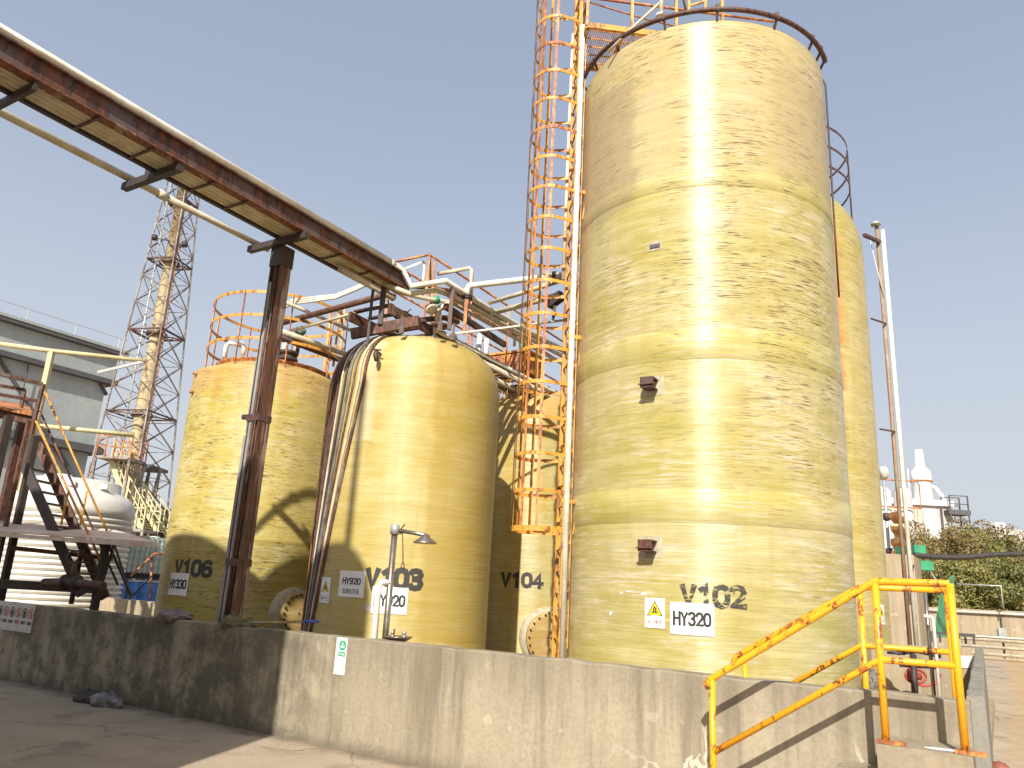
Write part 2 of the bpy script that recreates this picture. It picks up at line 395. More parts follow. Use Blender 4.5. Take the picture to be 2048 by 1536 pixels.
class Cyl:                                  # a chart on a tank: (u along the shell, v up)
    def __init__(s, c, r, phi, z): s.c, s.r, s.phi, s.z = c, r, phi, z
    def __call__(s, u, v, off):             # phi measured anticlockwise seen from above; u to the viewer's right
        a = s.phi + u / s.r; rr = s.r + off
        return V(s.c[0] + rr * math.cos(a), s.c[1] + rr * math.sin(a), s.z + v)
class Plane:
    def __init__(s, p, ux, n): s.p, s.ux, s.n = np.array(p, float), ux, n
    def __call__(s, u, v, off): return s.p + s.ux * u + UP * v + s.n * off
def chart_at(x, y, c, r):
    P = oncyl(x, y, c, r); return Cyl(c, r, math.atan2(P[1] - c[1], P[0] - c[0]), P[2])
def sheet(ch, w, h, off, th=.003, n=10, u0=0, v0=0):
    m = MB(); vs = []
    for o_ in (off, off - th):
        for i in range(n + 1):
            for v in (-h / 2, h / 2): vs.append(ch(u0 - w / 2 + w * i / n, v0 + v, o_))
    k = 2 * (n + 1); fs = []
    for i in range(n):
        a = 2 * i; fs += [(a, a + 2, a + 3, a + 1), (k + a + 1, k + a + 3, k + a + 2, k + a), (a, k + a, k + a + 2, a + 2), (a + 1, a + 3, k + a + 3, k + a + 1)]
    fs += [(0, 1, k + 1, k), (2 * n, k + 2 * n, k + 2 * n + 1, 2 * n + 1)]
    return m.add(vs, fs)
def shape(ch, pts, off):
    return MB().add([ch(u, v, off) for u, v in pts], [tuple(range(len(pts)))])
def ringshape(ch, r0, r1, off, u0=0, v0=0, n=28):
    vs = []; fs = []
    for k in range(n):
        a = 2 * math.pi * k / n
        vs += [ch(u0 + r0 * math.cos(a), v0 + r0 * math.sin(a), off), ch(u0 + r1 * math.cos(a), v0 + r1 * math.sin(a), off)]
    for k in range(n):
        j = (k + 1) % n; fs.append((2 * k, 2 * k + 1, 2 * j + 1, 2 * j))
    return MB().add(vs, fs)
GLY = {  # centre lines of block characters in a 0..1 wide, 0..1 high cell
 'V': [[(0, 1), (.5, 0), (1, 1)]], '1': [[(.12, .74), (.60, .97), (.60, 0)]], 'H': [[(0, 0), (0, 1)], [(1, 0), (1, 1)], [(0, .52), (1, .52)]],
 'Y': [[(0, 1), (.5, .48), (1, 1)], [(.5, .5), (.5, 0)]],
 '0': [[(.5, 0), (.14, .08), (0, .3), (0, .7), (.14, .92), (.5, 1), (.86, .92), (1, .7), (1, .3), (.86, .08), (.5, 0)]],
 '2': [[(0, .72), (.12, .93), (.5, 1), (.86, .93), (1, .73), (.9, .52), (.06, .03), (1, .03)]],
 '3': [[(0, .80), (.16, .95), (.5, 1), (.85, .94), (.97, .77), (.82, .57), (.42, .53)], [(.42, .53), (.85, .48), (1, .27), (.85, .06), (.5, 0), (.15, .05), (0, .22)]],
 '4': [[(.72, 0), (.72, .95), (.0, .28), (1, .28)]],
 '6': [[(.95, .82), (.8, .95), (.5, 1), (.15, .90), (0, .6), (0, .3), (.15, .06), (.5, 0), (.85, .06), (1, .28), (.85, .52), (.5, .58), (.1, .45)]],
 '9': [[(.05, .18), (.2, .05), (.5, 0), (.85, .10), (1, .4), (1, .7), (.85, .94), (.5, 1), (.15, .94), (0, .72), (.15, .48), (.5, .42), (.9, .55)]]}
def letters(ch, body, h, off, bold=0, width=None, u0=0, v0=0, weight=.17, gap=.42, cut=False):
    m = MB()
    if all(c in GLY for c in body):
        n = len(body); W = width if width else h * .72 * n
        sw = h * weight; cell = (W - sw) / (n + (n - 1) * gap * .8); g_ = cell * gap * .8
        k = 0
        for i, c in enumerate(body):
            x0 = u0 - W / 2 + sw / 2 + i * (cell + g_)
            for line in GLY[c]:
                P = [np.array([x0 + a * cell, v0 - h / 2 + sw / 2 + b * (h - sw)]) for a, b in line]
                closed = np.linalg.norm(P[0] - P[-1]) < 1e-6
                N = len(P); Ls = []
                for q in range(N):
                    if closed: d0 = P[q % (N - 1)] - P[(q - 1) % (N - 1)]; d1 = P[(q + 1) % (N - 1)] - P[q % (N - 1)]
                    else: d0 = P[q] - P[max(q - 1, 0)] if q > 0 else P[1] - P[0]; d1 = P[min(q + 1, N - 1)] - P[q] if q < N - 1 else d0
                    d0 = d0 / max(np.linalg.norm(d0), 1e-9); d1 = d1 / max(np.linalg.norm(d1), 1e-9)
                    t = d0 + d1; t /= max(np.linalg.norm(t), 1e-9); nn = np.array([-t[1], t[0]]); cs = max(abs(nn @ np.array([-d0[1], d0[0]])), .55)
                    e = np.zeros(2)
                    if not closed and q in (0, N - 1): e = t * (-sw * .5 if q == 0 else sw * .5) * (1 if abs(t[0]) < .2 or abs(t[1]) < .2 else .3)
                    Ls.append((P[q] + nn * sw / 2 / cs + e, P[q] - nn * sw / 2 / cs + e))
                vs = []
                for (l, r_) in Ls: vs += [ch(l[0], l[1], off + k * 2e-4), ch(r_[0], r_[1], off + k * 2e-4)]
                m.add(vs, [(2 * q, 2 * q + 1, 2 * q + 3, 2 * q + 2) for q in range(N - 1)]); k += 1
        return m
    vs, fs = text_mesh(body, h, bold, width)
    if len(vs): m.add([ch(u0 + a[0], v0 + a[1], off) for a in vs], fs)
    return m
def warning_sign(name, label, ch, w, h, caption, capmat='redink', parts=True):
    P = sheet(ch, w, h, .010); root = thing(name, label, 'sign', ch(0, 0, .01)); P.build('backing_sheet', MT['white'], root)
    s = w * .36
    b = shape(ch, [(-s * 1.12, -s * .75 + h * .10), (s * 1.12, -s * .75 + h * .10), (0, s * 1.2 + h * .10)], .012); b.build('triangle_border', MT['ink'], root)
    shape(ch, [(-s * .93, -s * .65 + h * .10), (s * .93, -s * .65 + h * .10), (0, s * .98 + h * .10)], .0135).build('warning_triangle', MT['warn'], root)
    g = MB()
    for k, (u, v, a, b_) in enumerate(((0, -.30, .42, .07), (-.12, -.02, .09, .25), (.16, .02, .10, .2), (.02, .32, .16, .06), (-.05, .48, .07, .1))):
        g.add([ch(s * (u + du * a), h * .10 + s * (v * .9 + dv * b_), .0145) for du, dv in ((-1, -1), (1, -1), (1, 1), (-1, 1))], [(0, 1, 2, 3)])
    g.build('pictogram', MT['ink'], root)
    fr = MB()
    for u, v, a, b_ in ((0, -.19, .42, .006), (0, -.40, .42, .006), (-.41, -.295, .006, .105), (.41, -.295, .006, .105)):
        fr.add([ch(w * u + dx * w * a, h * v + dy * h * b_, .012) for dx, dy in ((-1, -1), (1, -1), (1, 1), (-1, 1))], [(0, 1, 2, 3)])
    fr.build('caption_frame', MT['ink'], root)
    letters(ch, caption, h * .12, .013, .004, w * .70, 0, -h * .295).build('caption', MT[capmat], root)
    return root
def name_sign(label, ch, w, h, body, th, tw, tv=0, second=None):
    root = thing('tank_sign', label, 'sign', ch(0, 0, .01), 'white code signs on the tanks'); sheet(ch, w, h, .010).build('backing_sheet', MT['white'], root)
    letters(ch, body, th, .0125, .012, tw, 0, tv).build('lettering', MT['ink'], root)
    if second: letters(ch, second, th * .72, .0125, .006, tw * .9, 0, tv - th * 1.45).build('lower_lettering', MT['ink'], root)
    return root

# ------------------------------------------------------------------ light and sky
SUN_AZ, SUN_EL = R(12 + 180), R(36)          # sun stands behind the viewer
w = bpy.data.worlds.new('World'); sc.world = w; w.use_nodes = True
nt = w.node_tree; bg = nt.nodes['Background']; sky = nt.nodes.new('ShaderNodeTexSky'); sky.sky_type = 'NISHITA'
sky.sun_disc = False; sky.sun_elevation = SUN_EL; sky.sun_rotation = SUN_AZ
sky.air_density = 1.0; sky.dust_density = 2.6; sky.ozone_density = 1.2; sky.altitude = 0
tc = nt.nodes.new('ShaderNodeTexCoord'); sx = nt.nodes.new('ShaderNodeSeparateXYZ'); nt.links.new(tc.outputs['Generated'], sx.inputs[0])
mr = nt.nodes.new('ShaderNodeMapRange'); mr.interpolation_type = 'SMOOTHERSTEP'; nt.links.new(sx.outputs[2], mr.inputs[0])
mr.inputs[1].default_value = -.05; mr.inputs[2].default_value = .75; mr.inputs[3].default_value = .95; mr.inputs[4].default_value = .55
mx = nt.nodes.new('ShaderNodeMix'); mx.data_type = 'RGBA'; nt.links.new(mr.outputs[0], mx.inputs[0])           # summer haze low in the sky
nt.links.new(sky.outputs[0], mx.inputs[6])
hz_ = nt.nodes.new('ShaderNodeMix'); hz_.data_type = 'RGBA'; nt.links.new(mr.outputs[0], hz_.inputs[0])
hz_.inputs[6].default_value = (1.35, 1.75, 2.6, 1); hz_.inputs[7].default_value = (3.3, 3.42, 3.62, 1); mr.name = 'haze'
nt.links.new(hz_.outputs[2], mx.inputs[7]); nt.links.new(mx.outputs[2], bg.inputs[0]); bg.inputs[1].default_value = .12
sl = bpy.data.lights.new('sun', 'SUN'); sl.energy = 4.2; sl.angle = R(.6); sl.color = (1, .945, .84)
so = bpy.data.objects.new('sun', sl); COL.objects.link(so); so.location = (-10, -30, 30)
sd = Vector((math.sin(SUN_AZ) * math.cos(SUN_EL), math.cos(SUN_AZ) * math.cos(SUN_EL), math.sin(SUN_EL)))
so.rotation_euler = sd.to_track_quat('Z', 'Y').to_euler()
sc.view_settings.view_transform = 'Standard'; sc.view_settings.look = 'None'; sc.view_settings.gamma = 1; sc.view_settings.exposure = .75

# ------------------------------------------------------------------ ground, walls
def grid_sheet(x0, x1, y0, y1, nx, ny, z):
    m = MB(); vs = []; fs = []
    for j in range(ny + 1):
        for i in range(nx + 1): vs.append((x0 + (x1 - x0) * i / nx, y0 + (y1 - y0) * j / ny, z))
    for j in range(ny):
        for i in range(nx): a = j * (nx + 1) + i; fs.append((a, a + 1, a + nx + 2, a + nx + 1))
    return m.add(vs, fs)
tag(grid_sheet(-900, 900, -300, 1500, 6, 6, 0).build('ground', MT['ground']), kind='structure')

W0 = V(-.07, 7.4, 0)                            # a point on the foot of the front wall
def wl(s, d, z): return W0 + EX * s + GY * d + UP * z
S_CORNER = 3.78
WALLH, WALLT = 1.05, .20
def wall_mesh(fn, s0, s1, d0, d1, h, n, jit=.006, zb=-.05):
    m = MB(); vs = []
    for i in range(n + 1):
        s = s0 + (s1 - s0) * i / n; j = RNG.normal(0, jit); k = RNG.normal(0, jit); b = .012
        vs += [fn(s, d0, zb), fn(s, d0 + k * .3, h - b + j), fn(s, d0 + b + k, h + j), fn(s, d1 - b, h + j * .6), fn(s, d1, h - b + j * .6), fn(s, d1, zb)]
    fs = []
    for i in range(n):
        for k in range(5): fs.append((i * 6 + k, i * 6 + 6 + k, i * 6 + 7 + k, i * 6 + 1 + k))
    fs += [(5, 4, 3, 2, 1, 0), tuple(n * 6 + k for k in range(6))]
    return m.add(vs, fs)
fw = wall_mesh(wl, -16, S_CORNER, 0, WALLT, WALLH, 120)
tag(fw.build('dike_wall', MT['wall']), 'long stained concrete dike wall running across the foreground', 'wall')
RW0 = V(3.375, 5.84, 0); RG = V(math.sin(R(31.3)), math.cos(R(31.3)), 0); RE = V(RG[1], -RG[0], 0)
tag(wall_mesh(lambda s, d, z: RW0 + RG * s + RE * d + UP * z, 0, 10.4, 0, .115, WALLH, 60, .006).build('return_wall', MT['wallgrey']),
    'thin grey concrete return wall running away from the viewer right of the yellow handrails', 'wall')
bw = atz(230, 1197, 1.0)
tag(wall_mesh(lambda s, d, z: bw + EX * s + GY * d + UP * (z - 1.0), -14, 3.6, 0, .2, 1.0, 40).build('rear_wall', MT['wallfar']),
    'low rear concrete wall seen left of the tank under the steel platform', 'wall')
fl = MB().hexa(wl(-15.9, .202, .004), wl(S_CORNER, .202, .004), wl(S_CORNER, 11.2, .004), wl(-15.9, 11.2, .004),
               wl(-15.9, .202, .16), wl(S_CORNER, .202, .16), wl(S_CORNER, 11.2, .16), wl(-15.9, 11.2, .16))
tag(fl.build('dike_floor', MT['floor']), kind='structure')

# ------------------------------------------------------------------ tanks
GT = 'yellow fibreglass storage tanks'
def shell_profile(r, zs, ztop, round_=.25, flat=False, rings=()):
    pr = [(r, .0)]
    for z in rings: pr += [(r, z - .03), (r + .007, z - .012), (r + .007, z + .012), (r, z + .03)]
    if flat:
        pr += [(r, zs - .05), (r - .012, zs - .015), (r - .05, zs), (r * .6, zs + (ztop - zs) * .8), (.02, ztop)]
    else:
        e = 2 / round_
        for i in range(21):
            a = math.pi / 2 * i / 20; pr.append((max(r * math.cos(a) ** e, .015), zs + (ztop - zs) * math.sin(a) ** e))
    return pr
C102 = V(2.882, 11.133, 0); R102 = 1.938
C101 = V(5.93, 16.47, 0); R101 = 1.94
C103 = V(-1.596, 12.532, 0); R103 = 1.40
C104 = V(.62, 16.3, 0); R104 = 1.40
C106 = V(-4.688, 14.564, 0); R106 = 1.45

t102 = thing('storage_tank', 'tallest yellow fibreglass tank in front at right, marked V102', 'tank', C102, GT)
def pa(deg): return R(deg)
m102 = frp('tank_shell_tall', fz=(1.5, 5.5), bands=((4.575, 4.97), (2.511, 2.918), (6.95, 7.25)), lilac=.6, fleck=1.0, wear=.6, seed=1.3, pale_top=7.6, dry=.22,
           stains_and_shade=((-1.4, -.74, 6.9, 9.0, .6, (.29, .225, .125)), (.30, .98, 7.25, 9.0, .5, (.36, .28, .15)), (1.05, 1.35, 7.3, 9.3, .65, (.42, .23, .08)), (-1.45, -1.22, 3.2, 9.4, .5, (.36, .22, .10))))
MB().lathe(shell_profile(R102, 9.45, 9.86, 4.6), C102, 160).build('tank_shell', m102, t102)
for z0, z1 in ((4.575, 4.97), (2.511, 2.918), (7.02, 7.25)):
    MB().lathe([(R102 - .002, z0 - .012), (R102 + .007, z0), (R102 + .005, (z0 + z1) / 2), (R102 + .006, z1), (R102 - .002, z1 + .012)], C102, 160).build('joint_band', m102, t102)
# spray ring round the top rim, open at the back
a_l, a_r = R(180 + 14.5 - 100), R(180 + 14.5 + 96)
def pol(c, r, a, z): return V(c[0] + r * math.sin(a), c[1] + r * math.cos(a), z)
rp = [pol(C102, R102 + .055, R(194.5 + k), 9.80) for k in np.linspace(-74, 100, 60)]
ringo = MB().tube(rp, .036, 10).build('spray_ring', MT['brown'], t102)
for k in (-73, -66, -57, -34, -8, 14, 38, 54, 70, 82):
    a = R(194.5 + k)
    MB().bar(pol(C102, R102 - .02, a, 9.66), pol(C102, R102 + .055, a, 9.80), .03, .03).bar(pol(C102, R102 + .055, a, 9.77), pol(C102, R102 + .055, a, 9.88), .05, .05).build('ring_clamp', MT['brown'], t102)
def bracket(x, y, tank, C, rr, full=True):
    ch = chart_at(x, y, C, rr); 
    sheet(ch, .30 if full else .20, .26 if full else .13, .004, .004).build('patch_plate', MT['greyed'], tank)
    if full:
        m = MB(); s = 1
        def q(u, v, o): return ch(u, v, o)
        m.hexa(q(-.08, .06, .002), q(.08, .06, .002), q(.08, .075, .002), q(-.08, .075, .002), q(-.08, .06, .2), q(.08, .06, .2), q(.08, .075, .2), q(-.08, .075, .2))
        m.hexa(q(-.08, -.065, .185), q(.08, -.065, .185), q(.08, .059, .185), q(-.08, .059, .185), q(-.08, -.065, .2), q(.08, -.065, .2), q(.08, .059, .2), q(-.08, .059, .2))
        m.hexa(q(-.09, -.03, .201), q(.10, -.03, .201), q(.10, -.015, .201), q(-.09, -.015, .201), q(-.09, -.03, .23), q(.10, -.03, .23), q(.10, -.015, .23), q(-.09, -.015, .23))
        m.hexa(q(-.075, -.065, .002), q(.075, -.065, .002), q(.075, -.05, .002), q(-.075, -.05, .002), q(-.075, -.065, .184), q(.075, -.065, .184), q(.075, -.05, .184), q(-.075, -.05, .184))
    else:
        m = MB(); vs = [(-.07, -.028), (.07, -.028), (.07, .022), (-.07, .022)]
        m.hexa(*[ch(u, v, .005) for u, v in vs], *[ch(u, v, .02) for u, v in vs])
    m.build('bracket', MT['brown'] if full else MT['greydark'], tank)
bracket(1310, 492, t102, C102, R102, False); bracket(1305, 772, t102, C102, R102); bracket(1302, 1094, t102, C102, R102)
# conduit down the right hand side
cp = [pol(C102, R102 + .03, R(194.5 - 83), z) for z in (9.58, 9.0, 8.0, 7.0, 6.0)]
MB().tube([pol(C102, R102 - .12, R(194.5 - 83), 9.74), pol(C102, R102, R(194.5 - 83), 9.70)] + cp, .014, 6).build('conduit', MT['dark'], t102)
ch = chart_at(1426, 1192, C102, R102)
letters(ch, 'V102', .285, .004, .055, .77, weight=.23).build('painted_number', MT['stencil_worn'], t102)
for (x, y, u, v) in ((1243, 1186, .06, .016), (1258, 1183, .08, .02), (1288, 1187, .08, .03), (1222, 1226, .05, .05)):
    c_ = chart_at(x, y, C102, R102); shape(c_, [(-u / 2, -v / 2), (u * .3, -v / 2.4), (u / 2, v / 3), (0, v / 2), (-u * .4, v * .1)], .003).build('paint_chip', MT['white'], t102)
name_sign('white sign reading HY320 below the number V102', chart_at(1384, 1238, C102, R102), .50, .36, 'HY320', .165, .44, .0)
warning_sign('warning_sign', 'torn warning sign with yellow triangle left of the HY320 sign', chart_at(1310, 1226, C102, R102), .25, .34, '当心腐蚀')

t101 = thing('storage_tank', 'tall yellow tank half hidden behind the right side of the tank marked V102', 'tank', C101, GT)
m101 = frp('tank_shell_rear', base=(.40, .33, .09), tan=(.47, .40, .17), fleck=.55, seed=9.2, dry=.25, stains_and_shade=((.28, .37, 5.8, 10.0, .8, (.48, .15, .03)), (.36, .46, 6.8, 9.2, .35, (.46, .22, .05))))
MB().lathe(shell_profile(R101, 9.15, 11.0, 2.3), C101, 120).build('tank_shell', m101, t101)
MB().lathe([(R101 + .05, .158), (R101 + .05, .26), (R101, .30)], C101, 96).build('base_skirt', MT['wallfar'], t101)
c_ = Cyl(C101, R101, 0, 0)
g = MB()
for z in (10.95, 11.45, 11.95): g.arc(C101, 1.76, 0, 2 * math.pi, z, .012, .06, 48)
g.build('guard_hoops', MT['brown'], t101)
for k in range(3):
    a = R(112 + 120 * k); MB().bar(pol(C101, 1.766, a, 9.9), pol(C101, 1.766, a, 11.98), .05, .02).build('guard_post', MT['brown'], t101)
warning_sign('warning_sign', 'small warning sign on the rear tank seen between the yellow handrail posts', chart_at(1762, 1229, C101, R101), .26, .36, '当心')

t103 = thing('storage_tank', 'domed yellow tank in the middle marked V103 with pipes draped over its left shoulder', 'tank', C103, GT)
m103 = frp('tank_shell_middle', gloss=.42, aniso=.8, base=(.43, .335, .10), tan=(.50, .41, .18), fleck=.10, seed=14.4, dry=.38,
           stains_and_shade=((.33, 1.6, .8, 5.6, .5, (.34, .235, .045)), (-.55, -.33, 3.6, 5.3, .5, (.56, .50, .36))))  # broad right-hand patch paints the shell's curvature shading into its colour
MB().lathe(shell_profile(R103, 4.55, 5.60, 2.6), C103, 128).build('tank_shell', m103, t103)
letters(chart_at(788, 1157, C103, R103), 'V103', .32, .004, .06, .84, weight=.25).build('painted_number', MT['stencil_new'], t103)
name_sign('large white sign reading HY920 behind the shower post', chart_at(779, 1201, C103, R103), .50, .36, 'HY920', .165, .44)
name_sign('square white sign reading HY920 with Chinese characters, in the round shadow', chart_at(703, 1168, C103, R103), .42, .36, 'HY920', .095, .30, .04, '普通化学品')
warning_sign('warning_sign', 'narrow warning sign in the shadow at the left edge of the tank marked V103', chart_at(651, 1180, C103, R103), .22, .36, '当心', 'ink')
c_ = chart_at(737, 1214, C103, R103); sheet(c_, .13, .12, .006).build('blank_sticker', MT['greyed'], t103)
# pipes over the left shoulder, each one its own part
prof103 = shell_profile(R103, 4.55, 5.60, 2.6)
def on_shell(z=None, q=None): pass
def shell_path(C, prof, phi_top, phi_bot, z_end, r0, off):
    pts = []
    zs = [p for p in prof if p[1] > 4.5]
    for r, z in reversed(zs):
        if r < r0: continue
        pts.append((r, z))
    out = []
    for i, (r, z) in enumerate(pts):
        out.append((r + off, z + off * .8, phi_top))
    last = pts[-1]
    for k in range(1, 9):
        q = k / 8; out.append((R103 + off, last[1] + (z_end - last[1]) * q, phi_top + (phi_bot - phi_top) * q))
    return [V(C[0] + r * math.cos(p), C[1] + r * math.sin(p), z) for r, z, p in out]
view103 = math.atan2(-C103[1], -C103[0])        # towards the viewer
for k in range(14):
    ph = view103 - R(91) + R(4.3 * k); pb = view103 - R(92) + R(2.1 * k)
    pth = shell_path(C103, prof103, ph, pb, .2, .50 + .05 * (k % 3), .016)
    MB().tube(pth, (.020, .026, .017)[k % 3], 8).build('draped_pipe', MT[('rust', 'black', 'brown', 'greytube', 'orange_rust', 'black', 'rust', 'brown', 'cream', 'black', 'greytube', 'rust', 'cream', 'rust')[k]], t103)
# rusty bracket near the top
P = oncyl(765, 715, C103, R103 - .08); ch = Cyl(C103, R103, math.atan2(P[1] - C103[1], P[0] - C103[0]), P[2])
m = MB().tube([ch(-.03, .05, -.08), ch(-.03, .05, .10), ch(0, -.02, .14), ch(.01, -.12, .12)], [.02, .025, .045, .03], 8)
m.tube([ch(-.09, .09, .08), ch(.05, .06, .10)], .014, 6).build('rusty_valve', MT['brown'], t103)

t104 = thing('storage_tank', 'yellow tank at the back between the middle tank and the ladder, marked V104', 'tank', C104, GT)
m104 = frp('tank_shell_back', base=(.44, .32, .085), fleck=.25, seed=21.7, dry=.3, topbrown=5.0)
MB().lathe(shell_profile(R104, 4.70, 5.75, 2.5), C104, 112).build('tank_shell', m104, t104)
letters(chart_at(1043, 1160, C104, R104), 'V104', .30, .004, .055, .84, weight=.24).build('painted_number', MT['stencil_mid'], t104)

t106 = thing('storage_tank', 'flat topped yellow tank at left marked V106 with a round guard rail on its roof', 'tank', C106, GT)
m106 = frp('tank_shell_left', gloss=.5, aniso=.7, lilac=.35, base=(.385, .315, .062), tan=(.44, .365, .13), fleck=.9, seed=33.9, dry=.25, topbrown=4.95, stains_and_shade=((.62, 1.0, 2.2, 4.9, .4, (.33, .25, .10)),))
MB().lathe(shell_profile(R106, 5.26, 5.58, .1, True, (2.22,)), C106, 112).build('tank_shell', m106, t106)
MB().lathe([(R106 - .42, 5.36), (R106 - .40, 5.47), (R106 - .36, 5.50), (.3, 5.63)], C106, 64).build('roof_lid', MT['orange_rust'], t106)
letters(chart_at(383, 1136, C106, R106), 'V106', .30, .004, .045, .80, weight=.22).build('painted_number', MT['stencil_mid'], t106)
name_sign('shaded white sign reading HY330 below the number V106', chart_at(356, 1168, C106, R106), .46, .36, 'HY330', .16, .41)
g = [5.80, 6.25, 6.70]
for z in g: MB().arc(C106, 1.29, 0, 2 * math.pi, z, .012, .055, 56).build('guard_hoop', MT['yellow'], t106)
for k in range(9):
    a = R(235 + 40 * k); MB().bar(pol(C106, 1.296, a, 5.30), pol(C106, 1.296, a, 6.72), .045, .015).build('guard_post', MT['orange_rust'], t106)
def uvent(p, h, wdt, r, ax):
    p = np.array(p); return MB().tube([p, p + UP * (h - .06), p + UP * h + ax * .05, p + UP * h + ax * (wdt - .05), p + UP * (h - .06) + ax * wdt, p + UP * (h - .22) + ax * wdt], r, 10)
uvent(at(448, 722, C106[1] - .6), .36, .34, .045, V(1, 0, 0)).build('swan_neck_vent', MT['white_pipe'], t106)
p = at(575, 716, C106[1] - .3); MB().lathe([(.02, 0), (.2, 0), (.2, .06), (.16, .065), (.16, .14), (.2, .145), (.2, .2), (.02, .2)], p - UP * .08, 24).build('roof_flange', MT['dark'], t106)
p = at(566, 715, C106[1] - .1); MB().tube([p - UP * .1, p + UP * .25, p + UP * .34 + V(.08, 0, 0), p + UP * .34 + V(.5, .2, 0)], .05, 10).build('elbow_pipe', MT['white_pipe'], t106)
p = at(590, 715, C106[1]); MB().tube([p - UP * .1, p + UP * .6], .045, 10).build('riser_pipe', MT['cream'], t106)
for x, y in ((391, 747), (384, 784)):
    MB().lathe([(.001, .03), (.04, .02), (.05, -.02), (.001, -.03)], oncyl(x, y, C106, R106 + .02), 12).build('orange_spot', MT['orange_rust'], t106)

def manhole(tank, x, y, C, r, R0, flange=True):
    P = oncyl(x, y, C, r); a = math.atan2(P[1] - C[1], P[0] - C[0]); n = V(math.cos(a), math.sin(a), 0)
    base = V(C[0], C[1], P[2]) + n * (r - .12)
    neck = MB().lathe([(R0 + .12, .0), (R0 + .13, .12), (R0 + .06, .17), (R0 - .02, .20), (R0 - .02, .26)], base, 40, n).build('manhole_collar', MT['greyed'], tank)
    cov = MB().lathe([(R0 - .02, .26), (R0 + .05, .262), (R0 + .05, .31), (R0 - .02, .315), (.02, .33)], base, 40, n)
    cv = cov.build('manhole_cover', mcover, tank)
    b = MB(); t_ = V(-n[1], n[0], 0)
    for k in range(20):
        q = 2 * math.pi * k / 20; p = base + (t_ * math.cos(q) + UP * math.sin(q)) * (R0 + .005) + n * .30
        b.tube([p, p + n * .045], .018, 6)
    b.build('bolt', MT['dark'], cv)
mcover = frp('manhole_cover', gloss=.6, aniso=0, base=(.36, .22, .07), tan=(.40, .27, .11), fleck=.5, seed=3.3)
manhole(t106, 583, 1226, C106, R106, .30)
manhole(t104, 1097, 1275, C104, R104, .42)

# ------------------------------------------------------------------ caged ladder
LN = V(-.995, -.10, 0); LT = V(.10, -.995, 0)   # outward, along the rungs towards the viewer
L0 = V(.80, 11.0, 0)
lad = thing('caged_ladder', 'tall yellow caged ladder up the left side of the tank marked V102', 'ladder', L0)
for s in (-1, 1):
    MB().bar(L0 + LT * .24 * s + UP * .16, L0 + LT * .24 * s + UP * 12.6, .045, .055, LN).build('stile', MT['yellow'], lad)
zz = .4
k = 0
while zz < 12.2:
    MB().tube([L0 + LT * -.22 + UP * zz, L0 + LT * .22 + UP * zz], .014, 6).build('rung', MT['yellow'], lad); zz += .30
lac = MB(); zz = 1.0; s = 1
while zz < 12.0:                                     # lacing on the tank side
    a = L0 - LN * .10 + LT * .24 * s + UP * zz; b = L0 - LN * .10 - LT * .24 * s + UP * (zz + .32); lac.bar(a, b, .03, .012); lac.bar(L0 + LT * .24 * s + UP * zz, a, .02, .02); s = -s; zz += .32
for s_ in (-1, 1): lac.bar(L0 - LN * .10 + LT * .24 * s_ + UP * .9, L0 - LN * .10 + LT * .24 * s_ + UP * 12, .03, .012)
lac.build('lacing', MT['yellow'], lad)
CD = .70
def hoop_pts(z, n=22):
    pts = []
    for i in range(n + 1):
        a = -math.pi / 2 + math.pi * i / n
        pts.append(L0 + LT * (.36 * math.sin(a)) + LN * (CD - .36 + .36 * math.cos(a)) + UP * z)
    return [L0 + LT * -.26 + UP * z] + pts + [L0 + LT * .26 + UP * z]
def strip(path, wz, th, normal_up=True):
    m = MB(); P = [np.array(p) for p in path]; vs = []
    for i, p in enumerate(P):
        t = P[min(i + 1, len(P) - 1)] - P[max(i - 1, 0)]; t /= np.linalg.norm(t); nrm = np.cross(t, UP)
        vs += [p - UP * wz / 2 - nrm * th / 2, p - UP * wz / 2 + nrm * th / 2, p + UP * wz / 2 + nrm * th / 2, p + UP * wz / 2 - nrm * th / 2]
    fs = []
    for i in range(len(P) - 1):
        for k in range(4): fs.append((4 * i + k, 4 * i + (k + 1) % 4, 4 * i + 4 + (k + 1) % 4, 4 * i + 4 + k))
    e = 4 * (len(P) - 1); fs += [(3, 2, 1, 0), (e, e + 1, e + 2, e + 3)]
    return m.add(vs, fs)
hz = [2.45 + .523 * i for i in range(19)]
for i, z in enumerate(hz):
    strip(hoop_pts(z), .075 if i == 0 else .052, .010).build('cage_hoop', MT['yellow'] if z < 7.2 else MT['orange_rust'] if i % 3 == 0 else MT['yellow'], lad)
for a in (-80, -42, 0, 42, 80):
    a_ = R(a); q = L0 + LT * (.352 * math.sin(a_)) + LN * (CD - .36 + .352 * math.cos(a_))
    nrm = LT * math.sin(a_) + LN * math.cos(a_)
    MB().bar(q + UP * 2.42, q + UP * 12.0, .045, .008, nrm).build('cage_strip', MT['yellow'] if a < 20 else MT['orange_rust'], lad)
for (x, y) in ((1160, 393), (1150, 680), (1145, 1005)):
    z = at(x, y, 10.9)[2]; p = L0 + LT * .24 + UP * z; q = V(*C102) + UP * z; d = q - p; d[2] = 0; D_ = np.linalg.norm(d); d /= D_
    e = p + d * (D_ - R102 + .01)
    pd = LT * .10
    MB().bar(p - d * .05, e + d * .06, .05, .06).bar(e - d * .03 - UP * .45, e + d * .02 - UP * .03, .015, .015).build('wall_bracket', MT['yellow'], lad)
MB().tube([L0 + LN * (CD + .05) + LT * .1 + UP * z_ for z_ in ()] or [L0 + LN * (CD + .03) + LT * (.12 + .02 * math.sin(z_ * 2.1)) + UP * z_ for z_ in np.linspace(2.5, 11.5, 40)], .010, 5).build('trailing_cable', MT['rust'], lad)

